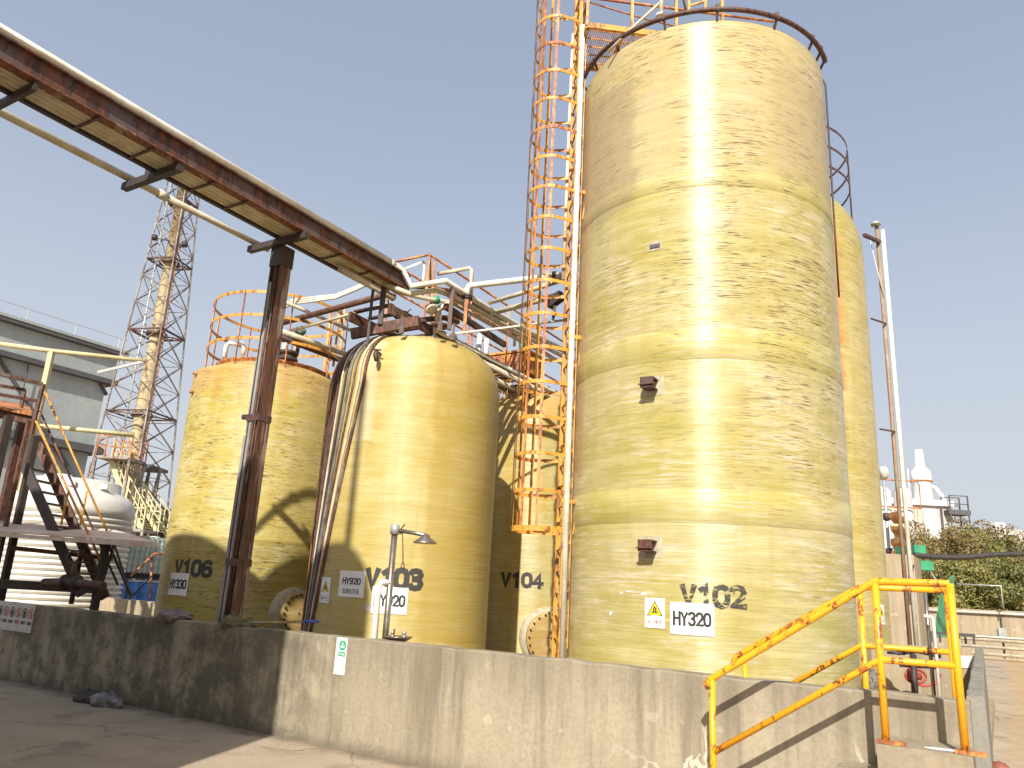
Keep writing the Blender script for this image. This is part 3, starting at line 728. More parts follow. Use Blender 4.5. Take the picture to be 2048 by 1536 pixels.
# standpipes next to the ladder
pp = L0 - LN * .135 + LT * .20
tag(MB().tube([at(1166, 52, 10.75), at(1163, 130, 10.75), at(1143, 700, 10.75), at(1124, 1325, 10.75)], .042, 14).build('riser_pipe', MT['white_pipe']), 'long white vertical pipe on the tank side of the yellow caged ladder', 'pipe')
q0 = at(1147, 70, 11.35); q1 = at(1136, 330, 11.35); q2 = at(1127, 560, 11.35)
tag(MB().tube([q0 + V(.10, 0, .02), q0 + V(.03, 0, .03), q0, q1, q2], .035, 12).build('riser_pipe', MT['white_pipe']), 'shorter cream pipe behind the upper half of the yellow caged ladder', 'pipe')

# roof platform at the ladder head
pf = thing('roof_platform', 'yellow grating platform with rusty guard rail above the top of the ladder', 'platform', at(1215, 90, 10.9))
A = at(1173, 56, 10.6); zpf = A[2]
def pfp(u, v, z=0): return A + LT * (-u) + V(.995, .10, 0) * v + UP * z
fr = MB()
for a, b in (((-.06, 0), (-.06, 1.3)), ((.95, 0), (.95, 1.3)), ((-.06, 0), (.95, 0)), ((-.06, 1.3), (.95, 1.3)), ((-.06, .62), (.95, .62))):
    fr.bar(pfp(*a), pfp(*b), .05, .10)
fr.build('platform_frame', MT['yellow'], pf)
gr = MB()
for k in range(38): gr.bar(pfp(-.02, .02 + k * .0335, .02), pfp(.92, .02 + k * .0335, .02), .006, .04)
for k in range(5): gr.bar(pfp(.05 + k * .2, 0, .02), pfp(.05 + k * .2, 1.28, .02), .008, .025)
gr.build('grating', MT['yellow'], pf)
rl = MB()
for z in (.55, 1.1): rl.tube([pfp(.95, 0, z), pfp(-.06, 0, z), pfp(-.06, 3.2, z)], .022, 8)
rl.build('guard_rail', MT['orange_rust'], pf)
for u, v in ((-.06, 0), (-.06, .75), (.95, 0), (-.06, 1.5), (-.06, 2.3)): MB().bar(pfp(u, v, 0), pfp(u, v, 1.12), .045, .045).build('guard_post', MT['yellow'], pf)
vp = thing('roof_pipework', 'white vent pipe and slanting brace crossing the rim of the tank marked V102', 'pipe', at(1320, 40, 9.6))
MB().tube([at(1322, 28, 9.55), at(1326, -60, 9.55)], .032, 10).lathe([(.001, -.02), (.07, -.02), (.07, .02), (.001, .02)], at(1321, 32, 9.55), 14).build('vent_pipe', MT['white_pipe'], vp)
MB().tube([at(1335, -8, 9.6), at(1260, 60, 9.75), at(1215, 105, 9.95)], .022, 8).build('slanting_brace', MT['cream'], vp)
yf = thing('roof_guard', 'small rusty yellow frame on the roof rim of the tallest tank', 'guard rail', at(1395, 20, 9.7))
MB().tube([at(1372, 22, 9.7), at(1358, -40, 9.7)], .018, 6).build('dark_strut', MT['brown'], yf)
MB().bar(at(1378, 22, 9.8), at(1376, -50, 9.8), .04, .04).bar(at(1410, 22, 9.8), at(1412, -50, 9.8), .04, .04).bar(at(1378, 12, 9.8), at(1411, 2, 9.8), .03, .03).build('yellow_frame', MT['yellow'], yf)
MB().tube([at(1180, 5, 10.6), at(1290, 38, 10.9), at(1420, 70, 11.4)], .014, 6).build('thin_rail', MT['orange_rust'], yf)

# ------------------------------------------------------------------ pipe bridge: column, beam, pipes
G2 = V(math.sin(R(31.4)), math.cos(R(31.4)), 0); E2 = V(math.cos(R(31.4)), -math.sin(R(31.4)), 0)
KB = 1.0
colb = V(-3.40, 10.2, 0)
col = thing('steel_column', 'thick rusty brown steel column standing behind the wall in front of the left tank', 'column', colb)
zb = 1.6 + 4.7 * KB                                   # underside of the bridge
zc = zb - .10
cm = MB()
cm.box(colb + UP * (zc / 2), .010, .093, zc / 2, E2, G2)
cm.box(colb - E2 * .098 + UP * (zc / 2), .007, .10, zc / 2, E2, G2); cm.box(colb + E2 * .098 + UP * (zc / 2), .007, .10, zc / 2, E2, G2)
cm.build('column_shaft', MT['rust_streak'], col)
MB().box(colb - E2 * .06 - G2 * .075 + UP * 2.9, .022, .020, 2.75, E2, G2).box(colb - E2 * .137 - G2 * .02 + UP * 1.8, .030, .065, 1.64, E2, G2).box(colb - E2 * .13 - G2 * .05 + UP * 4.0, .022, .028, .52, E2, G2).build('cable_duct', MT['grey_paint'], col)
MB().tube([colb + E2 * .045 - G2 * .10 + UP * .2, colb + E2 * .045 - G2 * .10 + UP * 5.7], .012, 6).tube([colb + E2 * .0 - G2 * .10 + UP * .2, colb + E2 * .0 - G2 * .10 + UP * 5.7], .012, 6).build('conduit', MT['rust'], col)
for y in (1125, 830):
    z = at(485, y, 10.0)[2]; MB().box(colb - E2 * .008 + UP * z, .120, .112, .045, E2, G2).build('column_clamp', MT['brown'], col)
z = at(485, 826, 10.0)[2]; MB().box(colb - E2 * .19 - G2 * .06 + UP * z, .075, .025, .03, E2, G2).build('stub_arm', MT['dark'], col)
MB().box(colb + UP * (zc - .16), .118, .112, .15, E2, G2).build('column_head', MT['dark'], col)

def bl(s, d, z): return V(colb[0], colb[1], z) + G2 * s - E2 * d     # s along, d to the left
S0, S1 = -6.6, 2.2
DC, DB, DP = -.57, -.06, .45
br = thing('pipe_bridge', 'long rusty steel pipe bridge crossing from the upper left to the middle tank', 'pipe bridge', bl(0, 0, zb))
H_ = .225
def bslab(d0, d1, z0, z1, s0=S0, s1=S1): return MB().hexa(*[bl(s, d, z) for z in (z0, z1) for s, d in ((s0, d0), (s1, d0), (s1, d1), (s0, d1))])
bslab(DC + .06, DC + .072, zb, zb + H_).build('main_beam', MT['rust_beam'], br)
bslab(DC, DC + .14, zb - .016, zb - .001).build('beam_flange', MT['rust_flange'], br)
bslab(DC, DC + .14, zb + H_ + .001, zb + H_ + .016).build('beam_flange', MT['rust_beam'], br)
bslab(DC + .15, DB - .06, zb + .06, zb + .075, S0, S1 - .2).build('tray_floor', MT['cream'], br)
for k in range(4):
    d = DC + .17 + .09 * k; MB().tube([bl(S0, d, zb + .02 + .004 * (k % 2)), bl(S1 - .06 * k, d, zb + .02)], .039, 10).build('tray_pipe', MT['cream'], br)
MB().tube([bl(S0, DC + .03, zb + H_ + .07), bl(S1 - .4, DC + .03, zb + H_ + .07)], .05, 10).build('top_pipe', MT['white_pipe'], br)
MB().bar(bl(S0, DB, zb - .01), bl(S1 + .2, DB, zb - .01), .05, .055).build('edge_angle', MT['dark'], br)
for x, y in ((-60, 90), (82, 160), (205, 232), (310, 296), (425, 366), (500, 402), (700, 505), (760, 540)):
    p = atz(x, y, zb - .03); s_ = (p - colb) @ G2
    MB().bar(bl(s_, DC + .04, zb - .03), bl(s_, DB + .02, zb - .03), .03, .018).build('cross_bar', MT['brown'], br)
for x, y in ((28, 192), (332, 342), (577, 477)):
    p = atz(x, y, zb - .06); s_ = (p - colb) @ G2
    th_ = .045 if x < 100 else .085
    MB().bar(bl(s_, DC + .02 if x < 500 else DC - .05, zb - .08), bl(s_, DP + .10, zb - .08), th_, .09).build('outrigger_arm', MT['dark'], br)
    if x == 332: MB().bar(bl(s_ + .02, .12, zb - .03), bl(s_ + .02, .12, zb + .10), .10, .04, G2).build('clip_angle', MT['dark'], br)
MB().tube([bl(S0, DP, zb + .015), bl(-1.72, DP, zb + .015)], .047, 12).tube([bl(-1.74, DP, zb + .015), bl(-1.62, DP, zb + .015)], .060, 12).tube([bl(-1.64, DP, zb + .015), bl(.1, DP, zb + .015)], .043, 12).build('side_pipe', MT['cream'], br)

# ------------------------------------------------------------------ walkway and pipework over the middle tanks
zw = at(859, 509, 12.3)[2] - 1.05                     # deck height
wk0 = at(859, 509, 12.3) * V(1, 1, 0)
def wk(s, d, z): return wk0 + G2 * s + E2 * d + UP * z          # d = 0 is the near right rail, negative is left
WL = 11.5
wkT = thing('overhead_walkway', 'rusty overhead walkway with handrails running back over the middle tanks', 'walkway', wk(0, 0, zw))
for d, z in ((0, zw - .28), (-.85, zw - .28)):
    MB().bar(wk(-.9, d, z), wk(WL, d, z), .06, .16).build('side_beam', MT['rust'], wkT)
gm = MB()
for k in range(34): gm.bar(wk(-.8 + k * .36, -.02, zw - .17), wk(-.8 + k * .36, -.83, zw - .17), .09, .03)
gm.build('deck_slats', MT['brown'], wkT)
for d in (0, -.85):
    for z in (zw + 1.05, zw + .55):
        MB().tube([wk(0 if d == 0 else .1, d, z), wk(WL, d, z)], .022, 8).build('handrail', MT['orange_rust'], wkT)
    for k in range(9): MB().bar(wk(k * 1.35, d, zw - .25), wk(k * 1.35, d, zw + 1.06), .04, .04).build('rail_post', MT['orange_rust'], wkT)
MB().tube([wk(0, 0, zw + 1.05), wk(0, -1.0, zw + 1.05)], .022, 8).tube([wk(0, 0, zw + .55), wk(0, -.85, zw + .55)], .022, 8).build('end_rail', MT['orange_rust'], wkT)
MB().bar(wk(.02, 0, zw + 1.0), wk(.55, -.25, zw - .1), .04, .03).build('diagonal_bar', MT['yellow'], wkT)
for s_, d, zt in ((.35, .12, zw - .3), (3.4, .12, zw - .3), (7.0, .12, zw - .3), (10.6, .12, zw - .3), (3.4, -.95, zw - .3), (10.6, -.95, zw - .3)):
    MB().bar(wk(s_, d, 5.0 if s_ < 3 else .17), wk(s_, d, zt), .10, .10).build('trestle_leg', MT['brown'], wkT)

# frame of brown posts and beams standing on the middle tank
tr = thing('tank_top_frame', 'dark steel frame of beam, posts and hangers standing on top of the middle tank', 'frame', V(C103[0], C103[1], 5.7))
B0, B1 = at(703, 668, 11.75), at(838, 642, 11.5)
MB().bar(B0, B1, .08, .17).build('cross_beam', MT['rust'], tr)
for (x, y0, y1, Y) in ((748, 692, 562, 11.5), (768, 650, 574, 11.6)):
    a, b = at(x, y0, Y), at(x, y1, Y); a[:2] = b[:2]; MB().bar(a, b, .075 if x > 760 else .04, .075 if x > 760 else .04).build('hanger_post', MT['dark'], tr)
for (x, y0, y1, Y, w_) in ((905, 660, 575, 11.9, .065), (933, 668, 600, 12.2, .055), (870, 605, 520, 12.2, .04)):
    b = at(x, y1, Y); a = at(x, y0, Y); a[:2] = b[:2]; MB().bar(a, b, w_, w_).build('upright', MT['brown'] if w_ > .06 else MT['orange_rust'], tr)
MB().bar(at(890, 612, 12.0), at(1010, 690, 13.6), .07, .10).bar(at(840, 640, 12.2), at(935, 632, 12.6), .06, .08).build('bearer', MT['brown'], tr)
for x, y in ((803, 662), (906, 676), (880, 658)):
    c_ = oncyl(x, y, C103, R103 - .18); MB().box(c_ + UP * .02, .035, .03, .06).bar(c_ + UP * .05, c_ + UP * .24, .03, .03).build('foot_clamp', MT['brown'], tr)

# pale process pipes over the tank tops
def pipe(name, label, pts, r, m, cat='pipe', group=None, n=10):
    return tag(MB().tube(pts, r, n).build(name, MT[m]), label, cat, group)
zp = at(820, 572, 12.2)[2]
pipe('process_pipe', 'upper white pipe leaving the end of the pipe bridge and bending down the walkway', [bl(1.7, DC + .03, zb + H_ + .07), bl(2.02, DC + .03, zb + H_ + .05), at(822, 573, 11.5), at(890, 562, 11.7), at(985, 622, 13.4), at(1060, 664, 15.4), at(1128, 700, 16.6)], .052, 'white_pipe')
pipe('process_pipe', 'lower cream pipe bending beside the upper white pipe at the end of the bridge', [bl(1.8, DC + .2, zb - .02), at(819, 588, 11.6), at(872, 580, 11.8), at(900, 590, 12.0), at(990, 640, 13.6), at(1132, 716, 16.7)], .046, 'cream')
pipe('process_pipe', 'thick cream pipe with a blind end under the end of the pipe bridge', [bl(.9, -.26, zb - .10), bl(2.15, -.26, zb - .10), bl(2.17, -.26, zb - .10)], [.052, .052, .07], 'cream')
pipe('process_pipe', 'third cream pipe leaving the bridge tray below the two bent white pipes', [bl(1.6, DC + .26, zb + .01), bl(2.2, DC + .26, zb + .0), at(846, 596, 11.9), at(905, 606, 12.3), at(1000, 660, 14.0), at(1130, 730, 16.8)], .036, 'cream')
pipe('process_pipe', 'rusty pipe running from the bridge end along the far side of the walkway', [bl(1.9, DC + .10, zb - .05), at(840, 575, 12.4), at(900, 580, 12.9), at(1010, 645, 14.6), at(1130, 705, 17.2)], .034, 'rust')
p0 = at(935, 572, 12.4); p1 = at(1130, 550, 11.9)
hp = thing('transfer_pipe', 'horizontal white pipe running from the middle tank to the ladder of the tallest tank', 'pipe', p0)
MB().tube([p0 - UP * .35, p0 - UP * .06, p0 + V(.03, 0, 0), p0 + V(.12, 0, .02), p1 * .5 + p0 * .5, p1], .055, 12).build('pipe_run', MT['white_pipe'], hp)
MB().lathe([(.03, -.03), (.10, -.03), (.10, .0), (.085, .005), (.10, .01), (.10, .04), (.03, .04)], p0 - UP * .22, 20).build('flange', MT['dark'], hp)
MB().lathe([(.05, 0), (.085, 0), (.085, .06), (.05, .06)], p1 - (p1 - p0) * .12, 18, p1 - p0).build('coupling', MT['dark'], hp)
pipe('overflow_pipe', 'thin cream goose-neck pipe rising behind the end of the pipe bridge', [at(845, 590, 12.5), at(849, 525, 12.5), at(846, 523, 12.5), at(806, 540, 12.2)], .022, 'white_pipe')
pipe('overflow_pipe', 'cream pipe loop with square bend above the middle tank', [at(875, 548, 12.7), at(940, 536, 12.6), at(944, 540, 12.6), at(941, 600, 12.5)], .035, 'cream')
for i, (a, b, Y0, Y1, r_, m_, lb) in enumerate((((978, 606), (1125, 560), 13.2, 12.0, .040, 'cream', 'upper of two slanting cream pipes reaching the ladder of the tallest tank'),
        ((985, 626), (1122, 588), 13.6, 12.1, .050, 'cream', 'lower of two slanting cream pipes reaching the ladder of the tallest tank'),
        ((905, 668), (1130, 640), 12.0, 12.4, .022, 'white_pipe', 'thin white pipe crossing in front of the walkway towards the ladder'))):
    pipe('slanting_pipe', lb, [at(*a, Y0), at((a[0] + b[0]) / 2, (a[1] + b[1]) / 2 + 1, (Y0 + Y1) / 2), at(*b, Y1)], r_, m_)
e_ = thing('pipe_end_bracket', 'dark bracket block holding the pipe ends behind the ladder cage', 'bracket', at(1117, 598, 12.1))
MB().bar(at(1098, 610, 12.2), at(1124, 590, 12.0), .12, .16).build('clamp_block', MT['dark'], e_)
MB().bar(at(1110, 612, 12.1), at(1106, 640, 12.1), .05, .05).build('hanging_lug', MT['brown'], e_)
for i, (dx, z_, r_) in enumerate(((.16, zw - .45, .045), (.30, zw - .40, .035), (.44, zw - .62, .05), (-.30, zw - .45, .06), (-.60, zw - .47, .04))):
    pipe('bundle_pipe', ('cream pipe hung along the walkway, innermost of the outer bundle', 'thin cream pipe in the middle of the outer walkway bundle', 'lowest cream pipe of the outer walkway bundle', 'thick cream pipe under the walkway deck', 'thin cream pipe under the walkway deck')[i],
         [wk(.1, dx, z_), wk(WL - .3, dx, z_)], r_, ('cream', 'white_pipe', 'cream', 'cream', 'cream')[i], 'pipe', 'pipes hung along the walkway')
# valve cluster on the middle tank
vc = thing('valve_cluster', 'cream valves and elbows with a green cap on top of the middle tank', 'valve', at(875, 640, 12.3))
MB().tube([at(875, 665, 12.2), at(876, 622, 12.2), at(880, 616, 12.2), at(905, 606, 12.2), at(908, 585, 12.2)], .055, 12).build('elbow', MT['cream'], vc)
MB().lathe([(.01, -.10), (.06, -.09), (.09, -.03), (.09, .03), (.06, .09), (.01, .10)], at(862, 618, 12.1), 18, (1, .2, .1)).build('valve_body', MT['cream'], vc)
MB().lathe([(.01, -.05), (.07, -.05), (.08, .0), (.05, .06), (.01, .07)], at(872, 600, 12.1), 16).build('green_cap', MT['green'], vc)
MB().lathe([(.02, -.02), (.15, -.02), (.15, .02), (.02, .02)], at(880, 652, 12.1), 20).lathe([(.02, -.02), (.13, -.02), (.13, .02), (.02, .02)], at(905, 640, 12.1), 20, (.3, 0, 1)).build('flange', MT['brown'], vc)
MB().tube([at(868, 655, 11.9), at(870, 690, 11.9)], .02, 6).build('stem', MT['dark'], vc)
for i, (x, y, Y) in enumerate(((1030, 665, 15.2), (1044, 690, 15.4), (1062, 672, 15.8))):
    q = at(x, y, Y); o = thing('small_valve', ('teal capped valve left of the ladder cage among the walkway pipes', 'lower teal capped valve behind the ladder cage', 'teal capped valve farthest along the walkway pipes')[i], 'valve', q)
    MB().lathe([(.01, -.08), (.06, -.07), (.07, .05), (.01, .09)], q, 12).build('valve_body', MT['green'], o); MB().tube([q - UP * .3, q], .03, 6).build('stem', MT['cream'], o)
for i, (x, y, Y) in enumerate(((907, 690, 13.6), (958, 690, 14.0), (972, 700, 14.2))):
    q = at(x, y, Y); pipe('vent_stub', ('short white vent stub at the right edge of the middle tank roof', 'taller white vent stub behind the middle tank roof', 'right white vent stub behind the middle tank roof')[i], [q - UP * .35, q + UP * .22], .055, 'white_pipe')
q = at(1005, 735, 15.5)
bx = thing('rusty_box', 'salmon coloured rusty box behind the right shoulder of the middle tank', 'box', q)
MB().gbox(q + V(.2, .3, .1), .55, .3, .22).build('box_body', MT['orange_rust'], bx); MB().gbox(q + V(.2, .3, .34), .58, .33, .02).build('lid', MT['yellow'], bx)
q = at(1000, 782, 15.6)
gy = thing('grating_panel', 'yellow grating panel between the middle tank and the ladder cage', 'grating', q)
gg = MB()
for k in range(13): gg.bar(q + E2 * (-.3 + .06 * k) - UP * .2, q + E2 * (-.3 + .06 * k) + UP * .2, .014, .014)
gg.bar(q - E2 * .34 + UP * .21, q + E2 * .46 + UP * .21, .04, .04).bar(q - E2 * .34 - UP * .21, q + E2 * .46 - UP * .21, .04, .04)
gg.build('grating', MT['yellow'], gy)

# pipes from the walkway to the left tank
for i, (a, b, Y0, r_, m_, lb) in enumerate((((770, 590), (560, 647), 12.1, .055, 'rust', 'upper brown and cream pipe slanting from the middle tank frame to the column'),
        ((768, 610), (558, 668), 12.2, .03, 'cream', 'lower thin pipe slanting from the middle tank frame to the column'))):
    P0 = at(*a, Y0); P1 = atz(b[0], b[1], P0[2]); pipe('cross_pipe', lb, [P0, P1], r_, m_)
for i, (a, b, r_, m_, lb) in enumerate((((560, 662), (690, 708), .055, 'cream', 'cream pipe above the left tank roof running back to the right'), ((556, 672), (686, 722), .06, 'brown', 'dark pipe below the cream pipe above the left tank roof'),
        ((572, 605), (700, 660), .035, 'cream', 'higher slender cream pipe between the column and the middle tank'))):
    P0 = at(*a, 13.2); P1 = atz(b[0], b[1], P0[2]); pipe('roof_pipe', lb, [P0, P1], r_, m_)
for k in range(3):
    pts = [at(745 - 2 * k, 558 + 4 * k, 12.4), at(712, 574 + 3 * k, 12.7), at(672, 590 + 3 * k, 13.0), at(625, 595 + 4 * k, 13.3), at(585, 600 + 4 * k, 13.6), at(568, 606 + 5 * k, 13.8)]
    pipe('sagging_hose', ('topmost', 'middle', 'lowest')[k] + ' of three sagging white hoses between the pipe bridge and the column', pts, .022, 'white_pipe', 'hose', 'sagging white hoses')
pipe('hanging_wire', 'thin dark wire looped under the end of the pipe bridge', [at(776, 600, 12.0), at(780, 625, 12.0), at(792, 638, 12.0), at(808, 630, 12.0), at(822, 618, 12.0)], .010, 'dark', 'wire', None, 6)
# yellow ladder of the left tank
q = at(662, 742, 15.2); yl = thing('tank_ladder', 'small yellow ladder with hoops at the right rear of the left tank roof', 'ladder', q)
for d in (-.2, .2):
    MB().bar(q + E2 * d - UP * .8, q + E2 * d + UP * 1.35, .045, .045).build('stile', MT['yellow'], yl)
for k in range(7): MB().bar(q - E2 * .2 + UP * (-.6 + .28 * k), q + E2 * .2 + UP * (-.6 + .28 * k), .03, .03).build('rung', MT['yellow'], yl)
MB().bar(q + E2 * .2 + UP * .9, q + E2 * .55 - G2 * .5 + UP * 1.15, .04, .04).bar(q + E2 * .55 - G2 * .5 + UP * 1.2, q + E2 * .55 - G2 * .5 - UP * .1, .04, .04).build('grab_rail', MT['yellow'], yl)
q = at(600, 662, 14.4); gv = thing('roof_valve', 'green valve with flanges above the left tank beside the column', 'valve', q)
MB().lathe([(.02, -.10), (.10, -.08), (.11, .06), (.02, .12)], q, 16, (1, .2, 0)).build('valve_body', plain('verdigris', (.16, .24, .18), (.12, .17, .12)), gv)
MB().tube([q - UP * .45, q], .04, 8).build('stem', MT['brown'], gv)

# ------------------------------------------------------------------ steel stack with lattice mast, far left
TB = at(262, 950, 38.0) * V(1, 1, 0); TH = 22.6
st = thing('lattice_stack', 'tall rusty chimney stack inside a steel lattice mast far left', 'chimney', TB)
MB().lathe([(.38, 0), (.36, 10), (.31, 14), (.26, TH - .4), (.30, TH - .4), (.30, TH)], TB, 24).build('chimney', MT['stack'], st)
lm = MB(); bays = 15
def hw(z): return (3.75 - .106 * z) / 2
def tcorn(k, z):
    a = R(45 + 90 * k) - R(12); return TB + V(math.cos(a), math.sin(a), 0) * hw(z) / .84 + UP * z
for k in range(4):
    lm.bar(tcorn(k, 0), tcorn(k, TH), .065, .065)
    for b in range(bays):
        z0, z1 = TH * b / bays, TH * (b + 1) / bays
        lm.bar(tcorn(k, z0), tcorn(k + 1, z1), .030, .030).bar(tcorn(k + 1, z0), tcorn(k, z1), .050, .050).bar(tcorn(k, z1), tcorn(k + 1, z1), .03, .03)
lm.build('lattice', MT['tower'], st)
MB().tube([TB + V(-.55, -.5, 0), TB + V(-.5, -.45, TH)], .05, 6).build('cable_pipe', MT['galv'], st)
MB().tube([TB + V(.62, -.3, 0), TB + V(.5, -.3, TH - 3)], .04, 6).build('red_pipe', plain('faded_pink_pipe', (.36, .20, .19), (.28, .13, .12), 2, .6), st)
MB().tube([TB + UP * TH, TB + UP * (TH + 2.6)], [.035, .012], 6).build('lightning_rod', MT['dark'], st)
for z in (9.2, 13.5, 17.5, 21.0):
    m = MB(); h_ = hw(z) * (.75 if z > 17 else .92)
    for k in range(4):
        a, b = tcorn(k, z), tcorn(k + 1, z); m.bar(a, b, .07, .07); m.bar(a, TB + UP * z, .07, .06)
    m.lathe([(.38, -.08), (.52, -.08), (.52, .08), (.38, .08)], TB + UP * z, 16).build('ring_platform', MT['brown'], st)
for (dx, z) in ((-.75, 18.7), (.9, 18.4)):
    MB().lathe([(.05, -.14), (.17, -.12), (.17, .12), (.05, .14)], TB + V(dx, -.6, z), 14, (1, .3, 0)).bar(TB + V(0, -.3, z), TB + V(dx, -.5, z), .06, .06).build('lamp_unit', MT['dark'], st)
# stair tower at its foot
sx0 = at(215, 895, 36.0); sr = thing('stair_tower', 'yellowish steel stair tower with landings at the foot of the lattice stack', 'stairs', V(sx0[0], sx0[1], 0))
def fl_(x0, y0, x1, y1, Y, nm):
    m = MB(); a, b = at(x0, y0, Y), at(x1, y1, Y)
    for dy in (0, 1.0): m.bar(a + V(0, dy, 0), b + V(0, dy, 0), .06, .22)
    n = 12
    for i in range(n): p = a + (b - a) * (i + .5) / n; m.bar(p, p + V(0, 1, 0), .22, .03)
    m.build('flight', MT['paleyellow'], sr)
    for dy in (0, 1.0):
        g_ = MB()
        for h_ in (.55, 1.05): g_.bar(a + V(0, dy, h_), b + V(0, dy, h_), .045, .045)
        for i in range(6): p = a + (b - a) * i / 5 + V(0, dy, 0); g_.bar(p, p + UP * 1.05, .04, .04)
        g_.build('stair_rail', MT['paleyellow'], sr)
fl_(222, 920, 250, 1000, 36, 0); fl_(252, 1000, 285, 1062, 36, 1); fl_(272, 1000, 315, 1065, 37, 2)
for (x0, x1, y) in ((208, 275, 918), (238, 300, 1060)):
    a, b = at(x0, y, 36.2), at(x1, y + 3, 36.2); b[2] = a[2]
    m = MB().bar(a, b, 1.6, .12); m.build('landing', MT['tower'], sr)
    for dy in (-.8, .8):
        g_ = MB()
        for h_ in (.5, 1.0): g_.bar(a + V(0, dy, h_), b + V(0, dy, h_), .05, .05)
        for i in range(5): p = a + (b - a) * i / 4 + V(0, dy, 0); g_.bar(p, p + UP, .05, .05)
        g_.build('landing_rail', MT['orange_rust'] if y < 1000 else MT['paleyellow'], sr)
    for i in (0, 1):
        for dy in (-.75, .75): p = (a if i == 0 else b) + V(0, dy, 0); m2 = MB().bar(V(p[0], p[1], 0), p, .10, .10); m2.build('tower_leg', MT['tower'], sr)
a = at(258, 935, 39); pl = thing('stack_platform', 'dark platform bracketed off the right side of the lattice stack', 'platform', a)
b = at(318, 948, 39); b[2] = a[2]
MB().bar(a, b, 2.0, .16).build('deck', MT['greydark'], pl)
m = MB()
for i in range(4):
    p = a + (b - a) * i / 3; m.bar(V(p[0], p[1], 0), p, .12, .12); m.bar(V(p[0], p[1], p[2] * .3), a + (b - a) * min(i + 1, 3) / 3, .07, .07)
m.build('trestle', MT['tower'], pl)

# grey stepped building behind
PC = at(236, 706, 60.0); bz = PC[2]
gb = thing('grey_building', 'plain grey concrete building with dark horizontal ledges at far left', 'building', V(PC[0], PC[1], 0))
def gbp(s, d, z): return V(PC[0], PC[1], 0) - G2 * s - E2 * d + UP * z
z2, z3 = at(222, 762, 60)[2], at(213, 896, 60)[2]
def slab(s0, s1, d0, d1, z0, z1): return MB().hexa(*[gbp(s, d, z) for z in (z0, z1) for s, d in ((s0, d0), (s0, d1), (s1, d1), (s1, d0))])
slab(.5, 46, .5, 30, 0, z3).build('lower_wall', MT['greybld'], gb)
slab(.3, 46, .3, 30, z3 + .02, z2).build('middle_wall', MT['greybld'], gb)
slab(-.1, 46, -.1, 30, z2 + .02, bz - .3).build('upper_wall', MT['greybld'], gb)
slab(-.6, 46.3, -.6, 30.3, bz - .28, bz).build('roof_ledge', MT['greydark'], gb)
slab(-.65, 46.3, -.65, 30.3, bz + .002, bz + .22).build('parapet', MT['greybld'], gb)
slab(-.3, 46.2, -.35, 30.2, z2 - .35, z2 + .018).build('ledge', MT['greydark'], gb)
slab(-.3, 46.2, -.45, 30.2, z3 - .55, z3 + .018).build('ledge', MT['greydark'], gb)
m = MB()
for k in range(12): m.bar(gbp(.3 + 3.6 * k, -.4, bz + .22), gbp(.3 + 3.6 * k, -.4, bz + 1.1), .05, .05)
m.bar(gbp(-.4, -.4, bz + 1.1), gbp(45, -.4, bz + 1.1), .04, .04).build('roof_rail', MT['galv'], gb)
for s_ in (6.5, 16, 27): MB().bar(gbp(s_, -.03, z3), gbp(s_, -.03, z2 - .4), .07, .07).build('joint_strip', MT['greydark'], gb)
GF = gbp(0, .25, 0)
MB().bar(atp(198, 764, GF, E2), atp(213, 790, GF, E2), .22, .22).build('diagonal_bar', MT['greydark'], gb)
MB().bar(atp(-20, 690, GF, E2), atp(158, 968, GF, E2), .24, .24).build('diagonal_bar', MT['greydark'], gb)  # long dark slanting bar across the wall face

# ------------------------------------------------------------------ white tank, totes, drums
q = at(130, 1090, 18.5); WT = V(q[0], q[1], 0); zt = 3.05
wt = thing('white_tank', 'big ribbed white plastic tank behind the steel stairs', 'tank', WT)
pr = [(1.36, .0)]
for k in range(22):
    z = .10 + k * .125; pr += [(1.38, z), (1.31, z + .03), (1.31, z + .04), (1.38, z + .07)]
pr += [(1.37, 2.93), (1.34, 3.08), (1.24, 3.22), (1.02, 3.34), (.98, 3.36), (.98, 3.56), (.93, 3.60), (.02, 3.62)]
MB().lathe(pr, WT, 72).build('tank_body', MT['plastic'], wt)
MB().lathe([(.02, 0), (.3, 0), (.3, .07), (.27, .10), (.02, .11)], WT + V(-.3, -.3, 3.61), 24).build('lid', MT['white'], wt)
for a in (-60, -20, 30): p = pol(WT, .99, R(180 + a), 3.46); MB().box(p, .14, .02, .06).build('lug', MT['plastic'], wt)
def tote(x, y, Y, label):
    q = at(x, y, Y); o = thing('bulk_tote', label, 'tote', V(q[0], q[1], 1.40), 'white caged totes')
    c = V(q[0], q[1], 1.40)
    MB().gbox(c + UP * .62, .5, .5, .46).lathe([(.02, 0), (.14, 0), (.14, .06), (.02, .07)], c + UP * 1.08, 16).build('bottle', MT['tote'], o)
    m = MB()
    for sd in (-1, 1):
        for k in range(8):
            u = -.52 + 1.04 * k / 7
            m.bar(c + EX * u + GY * .53 * sd + UP * .15, c + EX * u + GY * .53 * sd + UP * 1.1, .02, .02); m.bar(c + GY * u + EX * .53 * sd + UP * .15, c + GY * u + EX * .53 * sd + UP * 1.1, .02, .02)
        for k in range(6):
            z = .16 + .185 * k
            m.bar(c + EX * -.53 + GY * .54 * sd + UP * z, c + EX * .53 + GY * .54 * sd + UP * z, .02, .02); m.bar(c + GY * -.53 + EX * .54 * sd + UP * z, c + GY * .53 + EX * .54 * sd + UP * z, .02, .02)
    m.build('cage', MT['galv'], o)
    m = MB()
    for u in (-.42, 0, .42): m.gbox(c + EX * u + UP * .07, .08, .55, .065)
    m.gbox(c + UP * .145, .56, .56, .012).build('pallet', MT['dark'], o); return o
